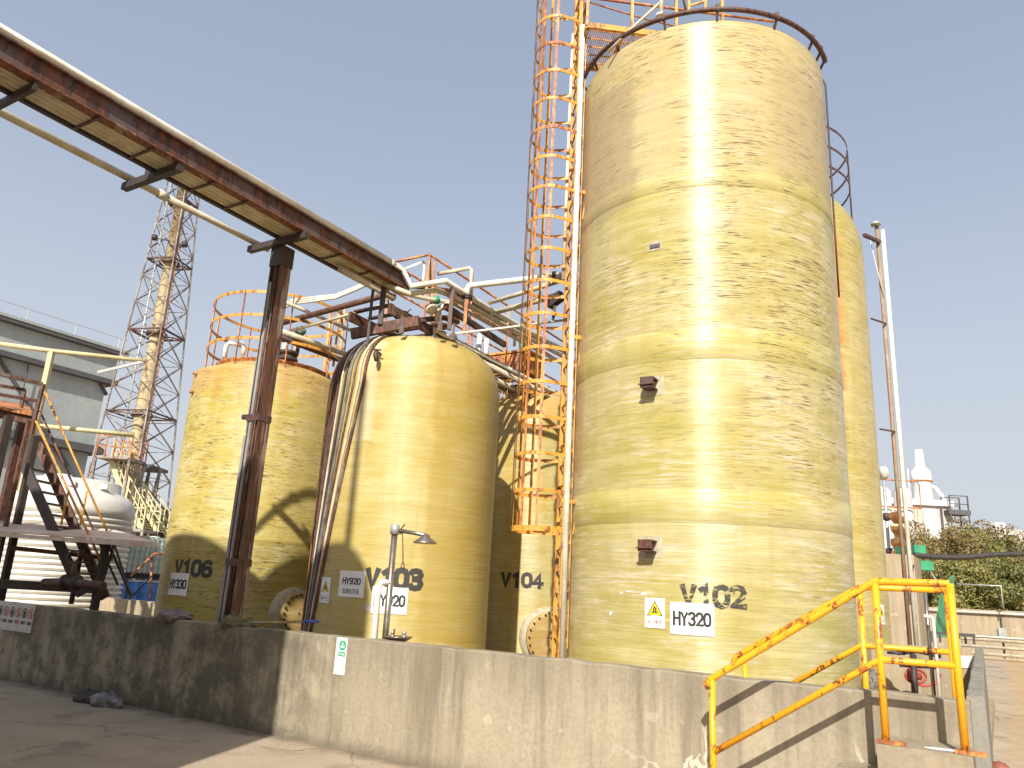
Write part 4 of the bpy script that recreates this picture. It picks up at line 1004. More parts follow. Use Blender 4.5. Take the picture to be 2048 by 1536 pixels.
tote(238, 1120, 20.6, 'left white caged tote standing on the blue drums'); tote(300, 1124, 21.6, 'right white caged tote next to the yellow tank marked V106')
dp_ = at(275, 1180, 21.0); tag(MB().gbox(V(dp_[0], dp_[1], .222), 1.6, 1.6, .222).build('drum_plinth', MT['wallfar']), 'low concrete plinth under the blue drums behind the rear wall', 'plinth')
for i, (x, Y) in enumerate(((228, 20.0), (252, 20.3), (276, 20.6), (300, 20.9), (322, 21.4), (240, 21.0), (290, 21.7))):
    q = at(x, 1180, Y); q[2] = .45
    o = thing('blue_drum', ('leftmost blue plastic drum under the white tote', 'second blue drum from the left under the white tote', 'third blue drum from the left behind the thin braces', 'blue drum below the right white tote', 'blue drum half hidden by the yellow tank marked V106',
        'rear blue drum under the left white tote', 'rear blue drum under the right white tote')[i], 'drum', q, 'blue plastic drums')
    MB().lathe([(.02, .02), (.28, .02), (.29, .06), (.285, .3), (.30, .32), (.285, .34), (.285, .62), (.30, .64), (.285, .66), (.29, .90), (.25, .935), (.02, .925)], q, 28).build('drum_body', MT['blue'], o)
    MB().lathe([(.26, 0), (.30, 0), (.30, .035), (.26, .035)], q + UP * .885, 28).build('rim', MT['white_pipe'], o)

# ------------------------------------------------------------------ steel platform and stairs at the left
sp = thing('steel_platform', 'rusty steel platform with stairs, rails and slanted sheet at the left edge', 'platform', at(40, 1180, 13.2) * V(1, 1, 0))
def vpost(x, y, Y, z0, w_, m_, nm='leg'):
    p = at(x, y, Y); MB().bar(V(p[0], p[1], z0), p, w_, w_, EX).build(nm, MT[m_], sp)
vpost(72, 872, 13.2, .16, .10, 'dark'); vpost(46, 838, 13.6, .16, .12, 'brown'); vpost(18, 832, 13.0, .16, .12, 'dark'); vpost(58, 842, 12.7, 1.2, .06, 'rust'); vpost(-18, 840, 13.2, .16, .14, 'dark')  # lit leg coloured lighter rust, shaded legs coloured dark
MB().bar(at(-60, 812, 12.9), at(66, 838, 13.3), .10, .20).bar(at(-60, 800, 14.0), at(58, 822, 14.3), .10, .18).build('deck_beam', MT['rust'], sp)
MB().hexa(at(-60, 806, 12.8), at(64, 832, 13.2), at(58, 818, 14.3), at(-60, 794, 14.0), *[p + UP * .05 for p in (at(-60, 806, 12.8), at(64, 832, 13.2), at(58, 818, 14.3), at(-60, 794, 14.0))]).build('deck_plate', MT['orange_rust'], sp)
c1, c2 = at(86, 768, 13.2), at(62, 868, 13.2)
MB().bar(c2, c1, .06, .06).build('corner_post', MT['rust'], sp)
for (a, b) in (((-40, 738), (86, 768)), ((-40, 764), (50, 780)), ((-40, 782), (76, 802))):
    MB().bar(at(*a, 12.6), at(*b, 13.2), .05, .05).build('platform_rail', MT['rust'], sp)
MB().bar(at(50, 780, 13.6), at(38, 838, 13.6), .04, .04).build('platform_rail', MT['rust'], sp)
sL0, sL1, sR0, sR1 = at(49, 930, 12.9), at(164, 1190, 12.9), at(73, 878, 13.6), at(211, 1196, 13.6)
MB().bar(sL0, sL1, .06, .15).build('stringer', MT['dark'], sp); MB().bar(sR0, sR1, .06, .15).build('stringer', MT['rust'], sp)  # left stringer coloured dark as shaded, right one coloured as lit
for k in range(11):
    q = (k + .25) / 11; a = sL0 + (sL1 - sL0) * q; b0 = sR0 + (sR1 - sR0) * q; b = b0.copy(); t_ = (a[2] - sR0[2]) / (sR1[2] - sR0[2]); b = sR0 + (sR1 - sR0) * t_
    MB().bar(a, b, .12, .03).build('tread', MT['brown'], sp)
for (x0, y0, x1, y1, Y, m_) in ((88, 780, 214, 1062, 13.6, 'yellow'), (72, 842, 200, 1118, 12.9, 'yellow'), (80, 822, 236, 1170, 13.7, 'rust')):
    MB().tube([at(x0, y0, Y), at(x1, y1, Y)], .020, 6).build('stair_handrail', MT[m_], sp)
for (x0, y0, x1, y1, Y) in ((136, 985, 122, 1050, 12.9), (174, 982, 160, 1050, 13.6)):
    MB().tube([at(x0, y0, Y), at(x1, y1, Y)], .020, 6).build('rail_post', MT['yellow'], sp)
# slanted sheet on its own strut
A_, B_, C_, D_ = at(-60, 1060, 12.0), at(316, 1088, 12.9), at(225, 1062, 14.2), at(-60, 1040, 13.2)
sh = MB().hexa(A_, B_, C_, D_, A_ + UP * .03, B_ + UP * .03, C_ + UP * .03, D_ + UP * .03); sh.bar(A_ - UP * .035, B_ - UP * .035, .05, .06); sh.build('slanted_sheet', MT['canopy'], sp)
vpost(214, 1080, 13.0, .16, .10, 'dark', 'strut'); vpost(168, 1075, 13.6, 1.0, .06, 'brown', 'strut')
MB().bar(at(20, 1095, 12.8), at(226, 1118, 13.2), .05, .07).build('lower_rail', MT['rust'], sp)
MB().bar(at(-30, 1166, 12.6), at(190, 1178, 13.0), .12, .14).build('sill_beam', MT['dark'], sp)
MB().bar(at(215, 1082, 13.1), at(262, 1190, 14.6), .035, .035).bar(at(228, 1090, 13.4), at(196, 1195, 13.1), .035, .035).build('diagonal_bar', MT['dark'], sp)
vt = thing('gate_valve', 'dark gate valve on a flanged pipe at the foot of the steel stairs', 'valve', at(140, 1180, 12.3))
p = at(142, 1165, 12.3)
MB().lathe([(.02, -.13), (.12, -.13), (.12, -.09), (.07, -.08), (.09, .0), (.07, .08), (.12, .09), (.12, .13), (.02, .13)], p, 20, (1, -.3, 0)).build('valve_body', MT['dark'], vt)
MB().tube([p, p + UP * .32], .035, 8).build('stem', MT['brown'], vt)
MB().tube([p + UP * .33 + V(.09 * math.cos(a), 0, .09 * math.sin(a)) + V(-.05, 0, .05) for a in np.linspace(0, 6.28, 16, False)], .014, 6, False, True).build('hand_wheel', MT['brown'], vt)
MB().tube([p - V(.5, -.15, .03), p, p + V(.6, -.18, -.03)], .07, 12).build('pipe_stub', MT['brown'], vt)
# pale pipe gantry
zg = at(104, 702, 14.0)[2]; g0 = at(104, 702, 14.0)
pg = thing('pale_gantry', 'pale yellow pipe gantry with one post crossing towards the lattice stack', 'pipe', g0)
ge = atz(292, 722, zg); gs = atz(-30, 684, zg)
MB().tube([gs, g0, ge], .045, 10).build('top_pipe', MT['paleyellow'], pg)
pb_ = at(87, 772, 14.0); MB().bar(V(g0[0], g0[1], pb_[2] - 2.0), g0, .09, .09).build('post', MT['paleyellow'], pg)
zg2 = at(150, 860, 15.0)[2]
MB().tube([atz(60, 850, zg2), atz(268, 870, zg2)], .045, 10).build('lower_pipe', MT['paleyellow'], pg)
for (a, b) in (((195, 745), (292, 722)), ((200, 878), (268, 866))): MB().bar(atz(*a, zg - .35), atz(*b, zg), .05, .05).build('bracket_arm', MT['galv'], pg)
# thin braces near the totes
br2 = thing('thin_brace_frame', 'thin dark and yellow braces in front of the white totes', 'frame', at(258, 1195, 17))
MB().bar(at(228, 1086, 16.5), at(262, 1195, 16.8), .04, .04).bar(at(248, 1198, 16.8), at(256, 1155, 16.8), .035, .035).build('dark_brace', MT['dark'], br2)
MB().tube([at(262, 1152, 16.8), at(308, 1108, 17.2), at(335, 1107, 17.6)], .025, 6).tube([at(304, 1112, 17.2), at(300, 1200, 17.2)], .025, 6).build('bent_rail', MT['orange_rust'], br2)
MB().bar(at(258, 1200, 17), at(305, 1150, 17.2), .03, .03).build('low_brace', MT['dark'], br2)

# ------------------------------------------------------------------ emergency shower
q = at(770, 1280, 8.55); SB = V(q[0], q[1], .16); tp = at(795, 1056, 8.55); SH = tp[2]
es = thing('emergency_shower', 'stainless emergency shower with eyewash bowl behind the wall', 'shower', SB)
MB().tube([SB, SB + UP * (SH - .16)], .034, 14).build('post', MT['steel'], es)
MB().lathe([(.02, -.05), (.05, -.05), (.05, .05), (.02, .06)], SB + UP * (SH - .18), 14).tube([SB + UP * (SH - .2), SB + UP * (SH - .2) + V(.09, 0, 0)], .026, 8).build('tee', MT['galv'], es)
hd = at(851, 1074, 8.45)
MB().tube([SB + UP * (SH - .18), hd + UP * .02, hd - UP * .02], .022, 10).build('arm', MT['steel'], es)
MB().lathe([(.02, .05), (.045, .045), (.05, .02), (.125, -.035), (.13, -.05), (.02, -.045)], hd - UP * .02, 28).build('shower_head', MT['steel'], es)
pr_ = at(805, 1062, 8.5)
MB().tube([pr_, at(806, 1122, 8.5)], .006, 5).tube([at(806, 1122, 8.5), at(801, 1136, 8.5), at(809, 1137, 8.5), at(806, 1122, 8.5)], .006, 5).build('pull_rod', MT['brown'], es)
MB().bar(at(802, 1058, 8.5), at(810, 1048, 8.5), .03, .012).build('lever', MT['brown'], es)
bw_ = at(796, 1277, 8.42)
bwl = MB().lathe([(.015, -.055), (.05, -.05), (.13, .0), (.155, .02), (.15, .024), (.12, .006), (.04, -.03), (.01, -.035)], bw_, 28).build('eyewash_bowl', MT['steel'], es)
MB().tube([SB + UP * (bw_[2] - .2), bw_ - UP * .04], .02, 8).tube([bw_ - UP * .04, bw_ - UP * .25], .022, 8).build('bowl_arm', MT['steel'], es)
for dx in (-.06, .06): MB().tube([bw_ + V(dx, 0, -.02), bw_ + V(dx, 0, .05)], .014, 8).lathe([(.004, .03), (.022, .03), (.024, .06), (.004, .07)], bw_ + V(dx, 0, .01), 12).build('spray_nozzle', MT['galv'], es)
MB().bar(at(787, 1270, 8.42), at(789, 1258, 8.42), .05, .012).build('push_flag', MT['brown'], es)
w0 = at(750, 1285, 8.5); w1 = at(757, 1170, 8.5)
tag(MB().tube([V(w0[0], w0[1], .16), V(w1[0], w1[1], w1[2] - .03), V(w1[0], w1[1], w1[2]) + V(.03, 0, .03), V(SB[0], SB[1], w1[2] + .03)], .035, 12).build('water_pipe', MT['white_pipe']), 'white water pipe bending into the emergency shower post', 'pipe')

# ------------------------------------------------------------------ things on and by the front wall
WP = wl(0, 0, 0)
def wchart(x, y): return Plane(atp(x, y, WP, GY), EX, -GY)
ch = wchart(682, 1312); gs_ = thing('eyewash_sign', 'white sheet with green eyewash emblem taped to the wall', 'sign', ch(0, 0, 0))
ch.ux = EX
sheet(ch, .15, .36, .006).build('backing_sheet', MT['white'], gs_)
ringshape(ch, .0001, .05, .008, .015, .105).build('green_disc', MT['greenink'], gs_)
MB().add([ch(.015 + a, .105 + b, .0092) for a, b in ((-.03, .0), (-.02, -.025), (.02, -.025), (.03, .0), (.018, .0), (.012, -.013), (-.012, -.013), (-.018, .0))], [(0, 1, 6, 7), (1, 2, 5, 6), (2, 3, 4, 5)]).add([ch(.015 + a, .105 + b, .0092) for a, b in ((-.006, -.01), (.006, -.01), (.006, .03), (-.006, .03))], [(0, 1, 2, 3)]).build('fountain_pictogram', MT['white'], gs_)
MB().add([ch(.015 + a, .02 + b, .008) for a, b in ((-.05, -.022), (.05, -.022), (.05, .022), (-.05, .022))], [(0, 1, 2, 3)]).build('green_bar', MT['greenink'], gs_)
letters(ch, '洗眼器', .026, .0095, .003, .08, .015, .02).build('caption', MT['white'], gs_)
ch = wchart(30, 1233); ps = thing('safety_sign', 'row of round safety pictograms on a white strip at the left end of the wall', 'sign', ch(0, 0, 0))
sheet(ch, 1.02, .40, .006).build('backing_sheet', plain('weathered_sheet', (.50, .47, .45), (.40, .37, .35)), ps)
for k in range(6):
    u = -.43 + .172 * k; mt = MT['ink'] if k % 2 == 0 else MT['redink']
    ringshape(ch, .055, .072, .008, u, .06).build('pictogram_ring', mt, ps)
    g_ = MB()
    if k % 2 == 0: g_.add([ch(u + .034 * math.cos(a), .055 + .045 * math.sin(a), .008) for a in np.linspace(0, 6.28, 14, False)], [tuple(range(14))])
    else: g_.add([ch(u + a, .06 + b, .0088) for a, b in ((-.045, .035), (-.035, .045), (.045, -.035), (.035, -.045))], [(3, 2, 1, 0)]).add([ch(u + a, .05 + b, .0078) for a, b in ((-.015, -.035), (.015, -.035), (.022, .03), (-.012, .045))], [(0, 1, 2, 3)])
    g_.build('pictogram', mt, ps)
    MB().add([ch(u + a, -.07 + b, .008) for a, b in ((-.06, -.022), (.06, -.022), (.06, .022), (-.06, .022))], [(0, 1, 2, 3)]).build('caption_bar', MT['redink'] if k in (3,) else MT['greydark'], ps)
def lump(name, label, cat, c, hx, hy, hz, m, seed, parent=None, nm=None):
    rg = np.random.default_rng(seed); nu, nv = 28, 10; vs = []; fs = []
    ph = rg.uniform(0, 6.28, 6)
    for j in range(nv + 1):
        b = -math.pi / 2 * .55 + (math.pi / 2 * 1.55) * j / nv
        for i in range(nu):
            a = 2 * math.pi * i / nu
            k = 1 + .16 * math.sin(3 * a + ph[0]) + .10 * math.sin(5 * a + ph[1] + 3 * b) + .07 * rg.normal()
            vs.append(c + EX * hx * k * math.cos(b) * math.cos(a) + GY * hy * k * math.cos(b) * math.sin(a) + UP * (hz * math.sin(b) * (1 + .25 * math.sin(2 * a + ph[2]) + .18 * rg.normal())))
    for j in range(nv):
        for i in range(nu): fs.append((j * nu + i, j * nu + (i + 1) % nu, (j + 1) * nu + (i + 1) % nu, (j + 1) * nu + i))
    fs.append(tuple(nv * nu + k for k in range(nu))); fs.append(tuple(reversed(range(nu))))
    mb = MB().add(vs, fs, True)
    if parent is not None: return mb.build(nm, m, parent)
    return tag(mb.build(name, m), label, cat)
c_ = wl((atz(345, 1236, 1.06) - W0) @ EX, .09, 1.08)
lump('rag', 'crumpled grey pink rag draped over the top of the wall', 'rag', c_, .26, .17, .07, MT['rag'], 3)
c_ = wl((atz(490, 1248, 1.06) - W0) @ EX, .09, 1.08)
mp = thing('mop', 'olive rag mop with grey handle and blue tip lying on the wall', 'mop', c_)
lump('', '', '', c_ - EX * .04, .12, .14, .08, MT['rag2'], 5, mp, 'mop_head'); lump('', '', '', c_ + EX * .17 + UP * -.02, .18, .10, .045, MT['rag2'], 8, mp, 'mop_strands')
h1 = at(637, 1243, c_[1] + 1.0); h0 = c_ + EX * .08 + UP * .0; hm = h0 + (h1 - h0) * .80
hdl = MB().tube([h0, hm], .012, 8).build('handle', MT['steel'], mp); MB().tube([hm, h1], .017, 10).build('grip', MT['bluegrip'], hdl)
c_ = atp(215, 1388, wl(0, -.22, 0), GY); c_[2] = .05
lump('debris_bag', 'crumpled dirty plastic bag lying at the foot of the shaded wall', 'bag', c_, .28, .13, .10, plain('dirty_plastic', (.30, .27, .27), (.10, .085, .085), 9, .4), 11)
lump('debris_bag', 'dark muddy lump left of the crumpled bag at the wall foot', 'debris', c_ - EX * .36 - UP * .02, .22, .12, .09, plain('mud', (.09, .075, .06), (.05, .042, .035), 9, .9), 12)

# ------------------------------------------------------------------ steps and yellow handrails over the wall
ZP = .78
pA, pB = atz(1770, 1490, ZP), atz(1932, 1506, ZP)
sA, dA = (pA - W0) @ EX, (pA - W0) @ GY; sB, dB = (pB - W0) @ EX, (pB - W0) @ GY
dO = (dA + dB) / 2; pA = wl(sA, dO, ZP); pB = wl(sB, dO, ZP)
stp = thing('concrete_steps', 'concrete step block climbing to the wall under the yellow handrails', 'steps', wl(sA, dO, 0))
def sblk(s0, s1, d0, d1, z0, z1):
    P = [wl(s, d, z) for z in (z0, z1) for s, d in ((s0, d0), (s1, d0), (s1, d1), (s0, d1))]; return P
MB().hexa(*sblk(sA - .05, sB + .04, dO - .06, -.003, -.02, ZP)).build('landing', MT['step'], stp)
for k in range(3): MB().hexa(*sblk(sA - .05 - .28 * (k + 1), sA - .052 - .28 * k, dO - .06, -.003, -.02, ZP - .195 * (k + 1))).build('step', MT['step'], stp)
spl = MB().add([wl(sB - .22 + a, dO + .02 + b, ZP + .003) for a, b in ((0, 0), (.06, -.02), (.16, .0), (.20, .05), (.14, .10), (.05, .09), (-.01, .05))], [tuple(range(7))]).build('paint_splash', MT['white'], stp)
RH = 1.03
oh = thing('handrail', 'near yellow handrail with sloping rails on the concrete steps outside the wall', 'handrail', pA)
LL = wl((atp(1424, 1357, wl(0, dO, 0), GY) - W0) @ EX, dO, 0); topL = atp(1424, 1357, wl(0, dO, 0), GY)
zT = atp(1745, 1162, wl(0, dO, 0), GY)[2]; tA = wl(sA, dO, zT); tB = wl(sB, dO, zT)
PR = .024
slope = (tA - topL) / np.linalg.norm(tA - topL)
endl = topL - slope * .02
MB().tube([endl + UP * -.05 - slope * .01, endl - slope * .035 - UP * .02, endl, topL, tA - slope * .03, tA, tB - EX * .02, tB], PR, 12).build('top_rail', MT['yellow_bright'], oh)
zmA = atp(1748, 1318, wl(0, dO, 0), GY)[2]; mA = wl(sA, dO, zmA); mL = atp(1427, 1505, wl(0, dO, 0), GY)
MB().tube([mL, mA - slope * .05, mA, wl(sB, dO, zmA)], PR * .9, 12).build('mid_rail', MT['yellow_bright'], oh)
for p0_, p1_ in ((pA, tA), (pB, tB), (V(topL[0], topL[1], 0), topL)):
    MB().tube([p0_, p1_], PR, 12).build('post', MT['yellow_bright'], oh)
for p0_ in (pA, pB): MB().box(p0_ + UP * .012 + EX * .03, .085, .035, .010, EX, GY).tube([p0_ + UP * .02, p0_ + UP * .05], .014, 6).build('base_plate', MT['orange_rust'], oh)
# inner rail, on the tank side of the wall
iA = at(1719, 1174, 6.55); dI = (iA - W0) @ GY; IP = wl(0, dI, 0)
ih = thing('handrail', 'far yellow handrail behind the wall, seen just under the near one', 'handrail', V(iA[0], iA[1], .16))
iB = atp(1893, 1186, IP, GY); iB[2] = iA[2]; iE = atp(1472, 1313, IP, GY); iP = atp(1489, 1308, IP, GY)
sl2 = (iA - iE) / np.linalg.norm(iA - iE)
MB().tube([iE - UP * .06, iE - sl2 * .03 - UP * .03, iE, iA - sl2 * .03, iA, iB], PR, 12).build('top_rail', MT['yellow_bright'], ih)
m1 = atp(1723, 1291, IP, GY); m0 = atp(1520, 1404, IP, GY); m2 = atp(1905, 1306, IP, GY); m2[2] = m1[2]
MB().tube([m0, m1 - sl2 * .04, m1, m2], PR * .9, 12).build('mid_rail', MT['yellow_bright'], ih)
for p in (iA, iB, iP): MB().tube([V(p[0], p[1], .16), p], PR, 12).build('post', MT['yellow_bright'], ih)
MB().tube([m1 + (m2 - m1) * .74, m1 + (m2 - m1) * .79], PR * 1.15, 10).build('dark_joint', MT['brown'], ih)

# ------------------------------------------------------------------ right hand side
pt, pbm = at(1757, 456, 16.0), at(1838, 1306, 16.0)
pb0 = V(pt[0], pt[1], .5)
pp_ = thing('twin_downpipe', 'tall pair of brown and white pipes beside the rear tank at right', 'pipe', V(pt[0], pt[1], .16))
MB().tube([V(pt[0] + .09, pt[1], .6), V(pt[0] + .09, pt[1], pt[2] - .05)], .045, 12).build('white_pipe', MT['white_pipe'], pp_)
MB().tube([V(pt[0] - .015, pt[1] + .05, .3), V(pt[0] - .015, pt[1] + .05, pt[2] + .05)], .042, 12).build('brown_pipe', plain('tan_pipe', (.34, .25, .17), (.24, .15, .10), 3, .55), pp_)
MB().lathe([(.01, -.04), (.11, -.04), (.10, .02), (.02, .05)], V(pt[0] - .06, pt[1], pt[2] + .11), 14).build('cap_lamp', MT['galv'], pp_)
for (y, yy) in ((470, 461), (637, 632), (858, 855)):
    a = oncyl(1728 if y < 600 else 1742 if y < 800 else 1760, y, C101, R101); b = V(pt[0], pt[1], a[2] + .06); MB().bar(a, b, .03 if y > 600 else .07, .03 if y > 600 else .07).build('tie_bracket', MT['brown'], pp_)
pipe('slack_rope', 'thin pale rope slanting from the top bracket to the twin downpipe', [at(1739, 474, 16.0), at(1752, 530, 16.0), at(1768, 590, 15.95)], .010, 'white_pipe', 'rope', None, 6)

# concrete block and plinth behind
q0 = at(1782, 1110, 20.5); bw2 = thing('concrete_block', 'grey concrete block wall right of the rear tank behind the twin pipe', 'wall', V(q0[0], q0[1], 0))
a, b = at(1770, 1107, 20.5), at(1827, 1110, 20.5); b[2] = a[2]
MB().hexa(*[V(*(p[:2] + dd[:2]), z) for z in (0, a[2]) for p, dd in ((a, V(0, 0, 0)), (b, V(0, 0, 0)), (b, GY * 2.2), (a, GY * 2.2))]).build('block', MT['wallfar'], bw2)
MB().tube([at(1826, 1130, 20.2), at(1820, 1160, 20.2), at(1826, 1190, 20.2)], .04, 6).build('dark_hook', MT['dark'], bw2)
pl0, pl1 = atz(1800, 1291, 1.05), atz(1955, 1297, 1.05)
pn = thing('pump_plinth', 'low concrete plinth wall behind the handrails right of the rear tank', 'wall', V(pl0[0], pl0[1], 0))
dr = (pl1 - pl0) / np.linalg.norm(pl1 - pl0); nrm_ = V(-dr[1], dr[0], 0)
MB().hexa(*[V(*(p[:2] + d2[:2]), z) for z in (0, 1.05) for p, d2 in ((pl0 - dr * .6, V(0, 0, 0)), (pl1 - dr * .14, V(0, 0, 0)), (pl1 - dr * .14, nrm_ * .25), (pl0 - dr * .6, nrm_ * .25))]).build('plinth', MT['wallfar'], pn)
cP = pl0 + (pl1 - pl0) * .86 - nrm_ * .01; MB().box(V(cP[0], cP[1], .82), .22, .006, .10, dr, nrm_).build('white_plate', MT['white'], pn)
rk = MB().bar(atz(1860, 1283, 1.05) + UP * .18, atz(1952, 1290, 1.05) + UP * .18, .06, .05)
for k in range(6): p = atz(1864 + 17 * k, 1284 + k, 1.05); rk.bar(p, p + UP * .18, .03, .03)
rk.build('bolt_rack', MT['greydark'], pn)
# standpipes
for i, (x, y0, y1, Y, m_, lb) in enumerate(((1849, 1170, 1390, 11.4, 'steel', 'thin brown standpipe right of the twin downpipe'), (1866, 1240, 1385, 11.2, 'white_pipe', 'short cream standpipe with a square elbow beside the red hose'))):
    a = at(x, y0, Y); pts = [V(a[0], a[1], .0), a]
    if i: pts = [V(a[0], a[1], .2), a, a + V(-.02, 0, .04), a + V(-.13, 0, .05)]
    else: pts = [V(a[0], a[1], .1), a]
    pipe('standpipe', lb, pts, .024 if i else .026, m_)
vl = thing('hose_valve', 'dark red valve with wheel and pipe arms beside the rear tank foot', 'valve', at(1825, 1375, 12.5))
p = at(1828, 1352, 12.6)
MB().tube([at(1830, 1390, 12.4), at(1826, 1310, 12.6)], .05, 10).build('riser', MT['dark'], vl)
MB().tube([p + V(.16 * math.cos(a), -.05, .10 * math.sin(a)) for a in np.linspace(0, 6.28, 18, False)], .02, 6, False, True).lathe([(.01, -.05), (.10, -.05), (.12, 0), (.10, .05), (.01, .05)], p, 14).build('hand_wheel', MT['red'], vl)
MB().tube([at(1795, 1306, 12.8), at(1835, 1302, 12.6), at(1880, 1312, 12.6)], .035, 8).tube([at(1800, 1330, 12.6), at(1870, 1334, 12.6)], .03, 8).build('pipe_arm', MT['brown'], vl)
MB().lathe([(.02, -.02), (.13, -.02), (.13, .02), (.02, .02)], at(1792, 1306, 12.8), 16).lathe([(.02, -.02), (.13, -.02), (.13, .02), (.02, .02)], at(1826, 1325, 12.6), 16).build('flange', MT['dark'], vl)
hs = []
cc = at(1862, 1350, 12.9)
for k in range(60): a = k / 60 * 6.28 * 2.4; hs.append(cc + V((.24 + .004 * k / 10) * math.cos(a) - .1, .06 * k / 60, .17 * math.sin(a)))
tag(MB().tube(hs, .020, 6).build('red_hose', MT['pinkred']), 'coil of red hose hanging by the low plinth', 'hose')
lump('tangled_wire', 'tangled wires and leaves at the foot of the rear tank behind the handrail post', 'debris', at(1742, 1368, 9.8), .10, .10, .14, plain('tangle', (.22, .2, .16), (.06, .05, .04), 30, .8), 20)
# hydrant head at the bottom edge
h = atz(1998, 1528, .42); hy = thing('hydrant_head', 'faded red domed hydrant head at the bottom right corner', 'hydrant', V(h[0], h[1], 0))
MB().lathe([(.10, 0), (.10, .28), (.16, .29), (.16, .32), (.09, .33), (.085, .39), (.05, .43), (.01, .44)], V(h[0], h[1], 0), 24).build('hydrant_body', MT['hydrant'], hy)
MB().tube([V(h[0] - .17, h[1], .22), V(h[0] + .17, h[1], .22)], .045, 10).build('outlet', MT['hydrant'], hy)
# far yard wall with pipes
F0 = atz(1962, 1316, 0); fdir = EX
def fwp(s, d, z): return F0 + EX * s + GY * d + UP * z
zft = atp(1980, 1220, F0, GY)[2]
tag(wall_mesh(fwp, -9, 14, 0, .25, zft, 20).build('yard_wall', MT['wallfar']), 'pale concrete yard wall with pipes at far right under the trees', 'wall')
for i, (y, r_, m_, lb) in enumerate(((1226, .05, 'white_pipe', 'pale pipe along the top of the far yard wall'), (1274, .04, 'white_pipe', 'pale pipe halfway up the far yard wall'))):
    z = atp(1980, y, fwp(0, -.1, 0), GY)[2]; pipe('wall_pipe', lb, [fwp(-3.2, -.1, z), fwp(14, -.1, z)], r_, m_)
for k in range(3):
    z = .22 + .26 * k; pipe('ground_pipe', ('lowest', 'middle', 'top')[k] + ' pale pipe of the three running in front of the far yard wall', [fwp(-.6, -1.4, z), fwp(14, -1.4, z)], .06, 'cream', 'pipe', 'pipes low on the far yard wall')
ps_ = fwp(2.6, -1.45, 0); pso = thing('pipe_support', 'short pale pipe support in front of the far yard wall', 'support', ps_); MB().bar(ps_, ps_ + UP * .85, .09, .09, EX).build('upright', MT['cream'], pso)
q = atp(2005, 1265, fwp(0, -.06, 0), GY); jb = thing('junction_box', 'small grey switch box with cable on the far yard wall', 'box', q)
MB().gbox(q, .13, .06, .17).build('box_body', MT['galv'], jb); MB().tube([V(q[0], q[1], zft), V(q[0], q[1], .1)], .03, 6).build('cable', MT['dark'], jb)
a = at(1912, 1168, F0[1]); b = at(2002, 1172, F0[1] - 1.0); fr_ = thing('goal_frame', 'thin galvanised pipe frame standing on the far yard wall', 'frame', b)
c_ = at(2008, 1218, F0[1] - 1.0); MB().tube([a, b, V(b[0], b[1], c_[2])], .03, 6).build('bent_pipe', MT['galv'], fr_)
# green shed
g0_ = at(1835, 1180, 24.0); gsd = thing('green_shed', 'green sheet metal shed with flat roof overhang behind the handrails', 'shed', V(g0_[0], g0_[1], 0))
def gq(x, y, Y=24.0): return at(x, y, Y)
zt1, zt0 = gq(1840, 1090)[2], gq(1840, 1110)[2]
xa, xb = gq(1829, 1100)[0], gq(1852, 1100)[0]
MB().box(V((xa + xb) / 2, 24.6, (zt1 + zt0) / 2), (xb - xa) / 2, .6, (zt1 - zt0) / 2).build('roof_box', MT['green'], gsd)
zt3, zt2 = gq(1840, 1122)[2], gq(1840, 1140)[2]; xc = gq(1860, 1130)[0]
MB().box(V((xa + xc) / 2, 24.8, (zt3 + zt2) / 2), (xc - xa) / 2, 1.0, (zt3 - zt2) / 2).build('roof_overhang', MT['green'], gsd)
xd = gq(1852, 1200)[0]
MB().box(V((xa + xd) / 2, 25.3, zt2 / 2), (xd - xa) / 2, .8, zt2 / 2 - .003).build('interior_shade', MT['greydark'], gsd)  # solid dark box painted in for the shade under the overhang
P_ = [gq(1883, 1170, 24.2), gq(1906, 1150, 25.4), gq(1906, 1272, 25.4), gq(1866, 1276, 24.2)]
MB().hexa(P_[3], P_[2], P_[1], P_[0], *[p + V(.05, .02, 0) for p in (P_[3], P_[2], P_[1], P_[0])]).build('side_panel', MT['green'], gsd)
MB().bar(gq(1858, 1140, 24.1), gq(1884, 1180, 24.2), .05, .05).build('gutter', MT['galv'], gsd)
# lagged cable
cbl = []
for k in range(41):
    x = 1828 + 280 * k / 40; y = 1110 + 5 * math.sin(math.pi * min(k / 22, 1)) - .02 * max(0, x - 1960); cbl.append(at(x, y, 22.0) + UP * .012 * math.sin(k * 1.9))
tag(MB().tube(cbl, .075, 8).build('lagged_pipe', MT['black']), 'thick dark lagged pipe strung in front of the trees at right', 'pipe')

# white plant, lamp post, scaffold
WX = at(1770, 1003, 85); pw = thing('white_plant', 'white industrial building with a white cylindrical stack at far right', 'building', V(WX[0], WX[1], 0))
zA = at(1838, 1001, 85)[2]; xl, xr = at(1768, 1010, 85)[0], at(1902, 1010, 85)[0]
MB().box(V((xl + xr) / 2, 90, zA / 2), (xr - xl) / 2, 5, zA / 2).build('hall', MT['whitebld'], pw)
zl = at(1838, 1012, 85)[2]; MB().box(V((xl + xr) / 2, 84.9, (zA + zl) / 2 + .1), (xr - xl) / 2 + .1, .3, (zA - zl) / 2).build('parapet_band', MT['white'], pw)
for x in (1832, 1838, 1884): p = at(x, 1030, 84.85); MB().box(V(p[0], 84.92, zA * .5), .12, .07, zA * .44).build('stained_downpipe', MT['cream'] if x < 1850 else MT['greydark'], pw)
sc_ = at(1846, 1000, 88); SBs = V(sc_[0], sc_[1], zA); z1, z2_ = at(1842, 935, 88)[2], at(1840, 900, 88)[2]
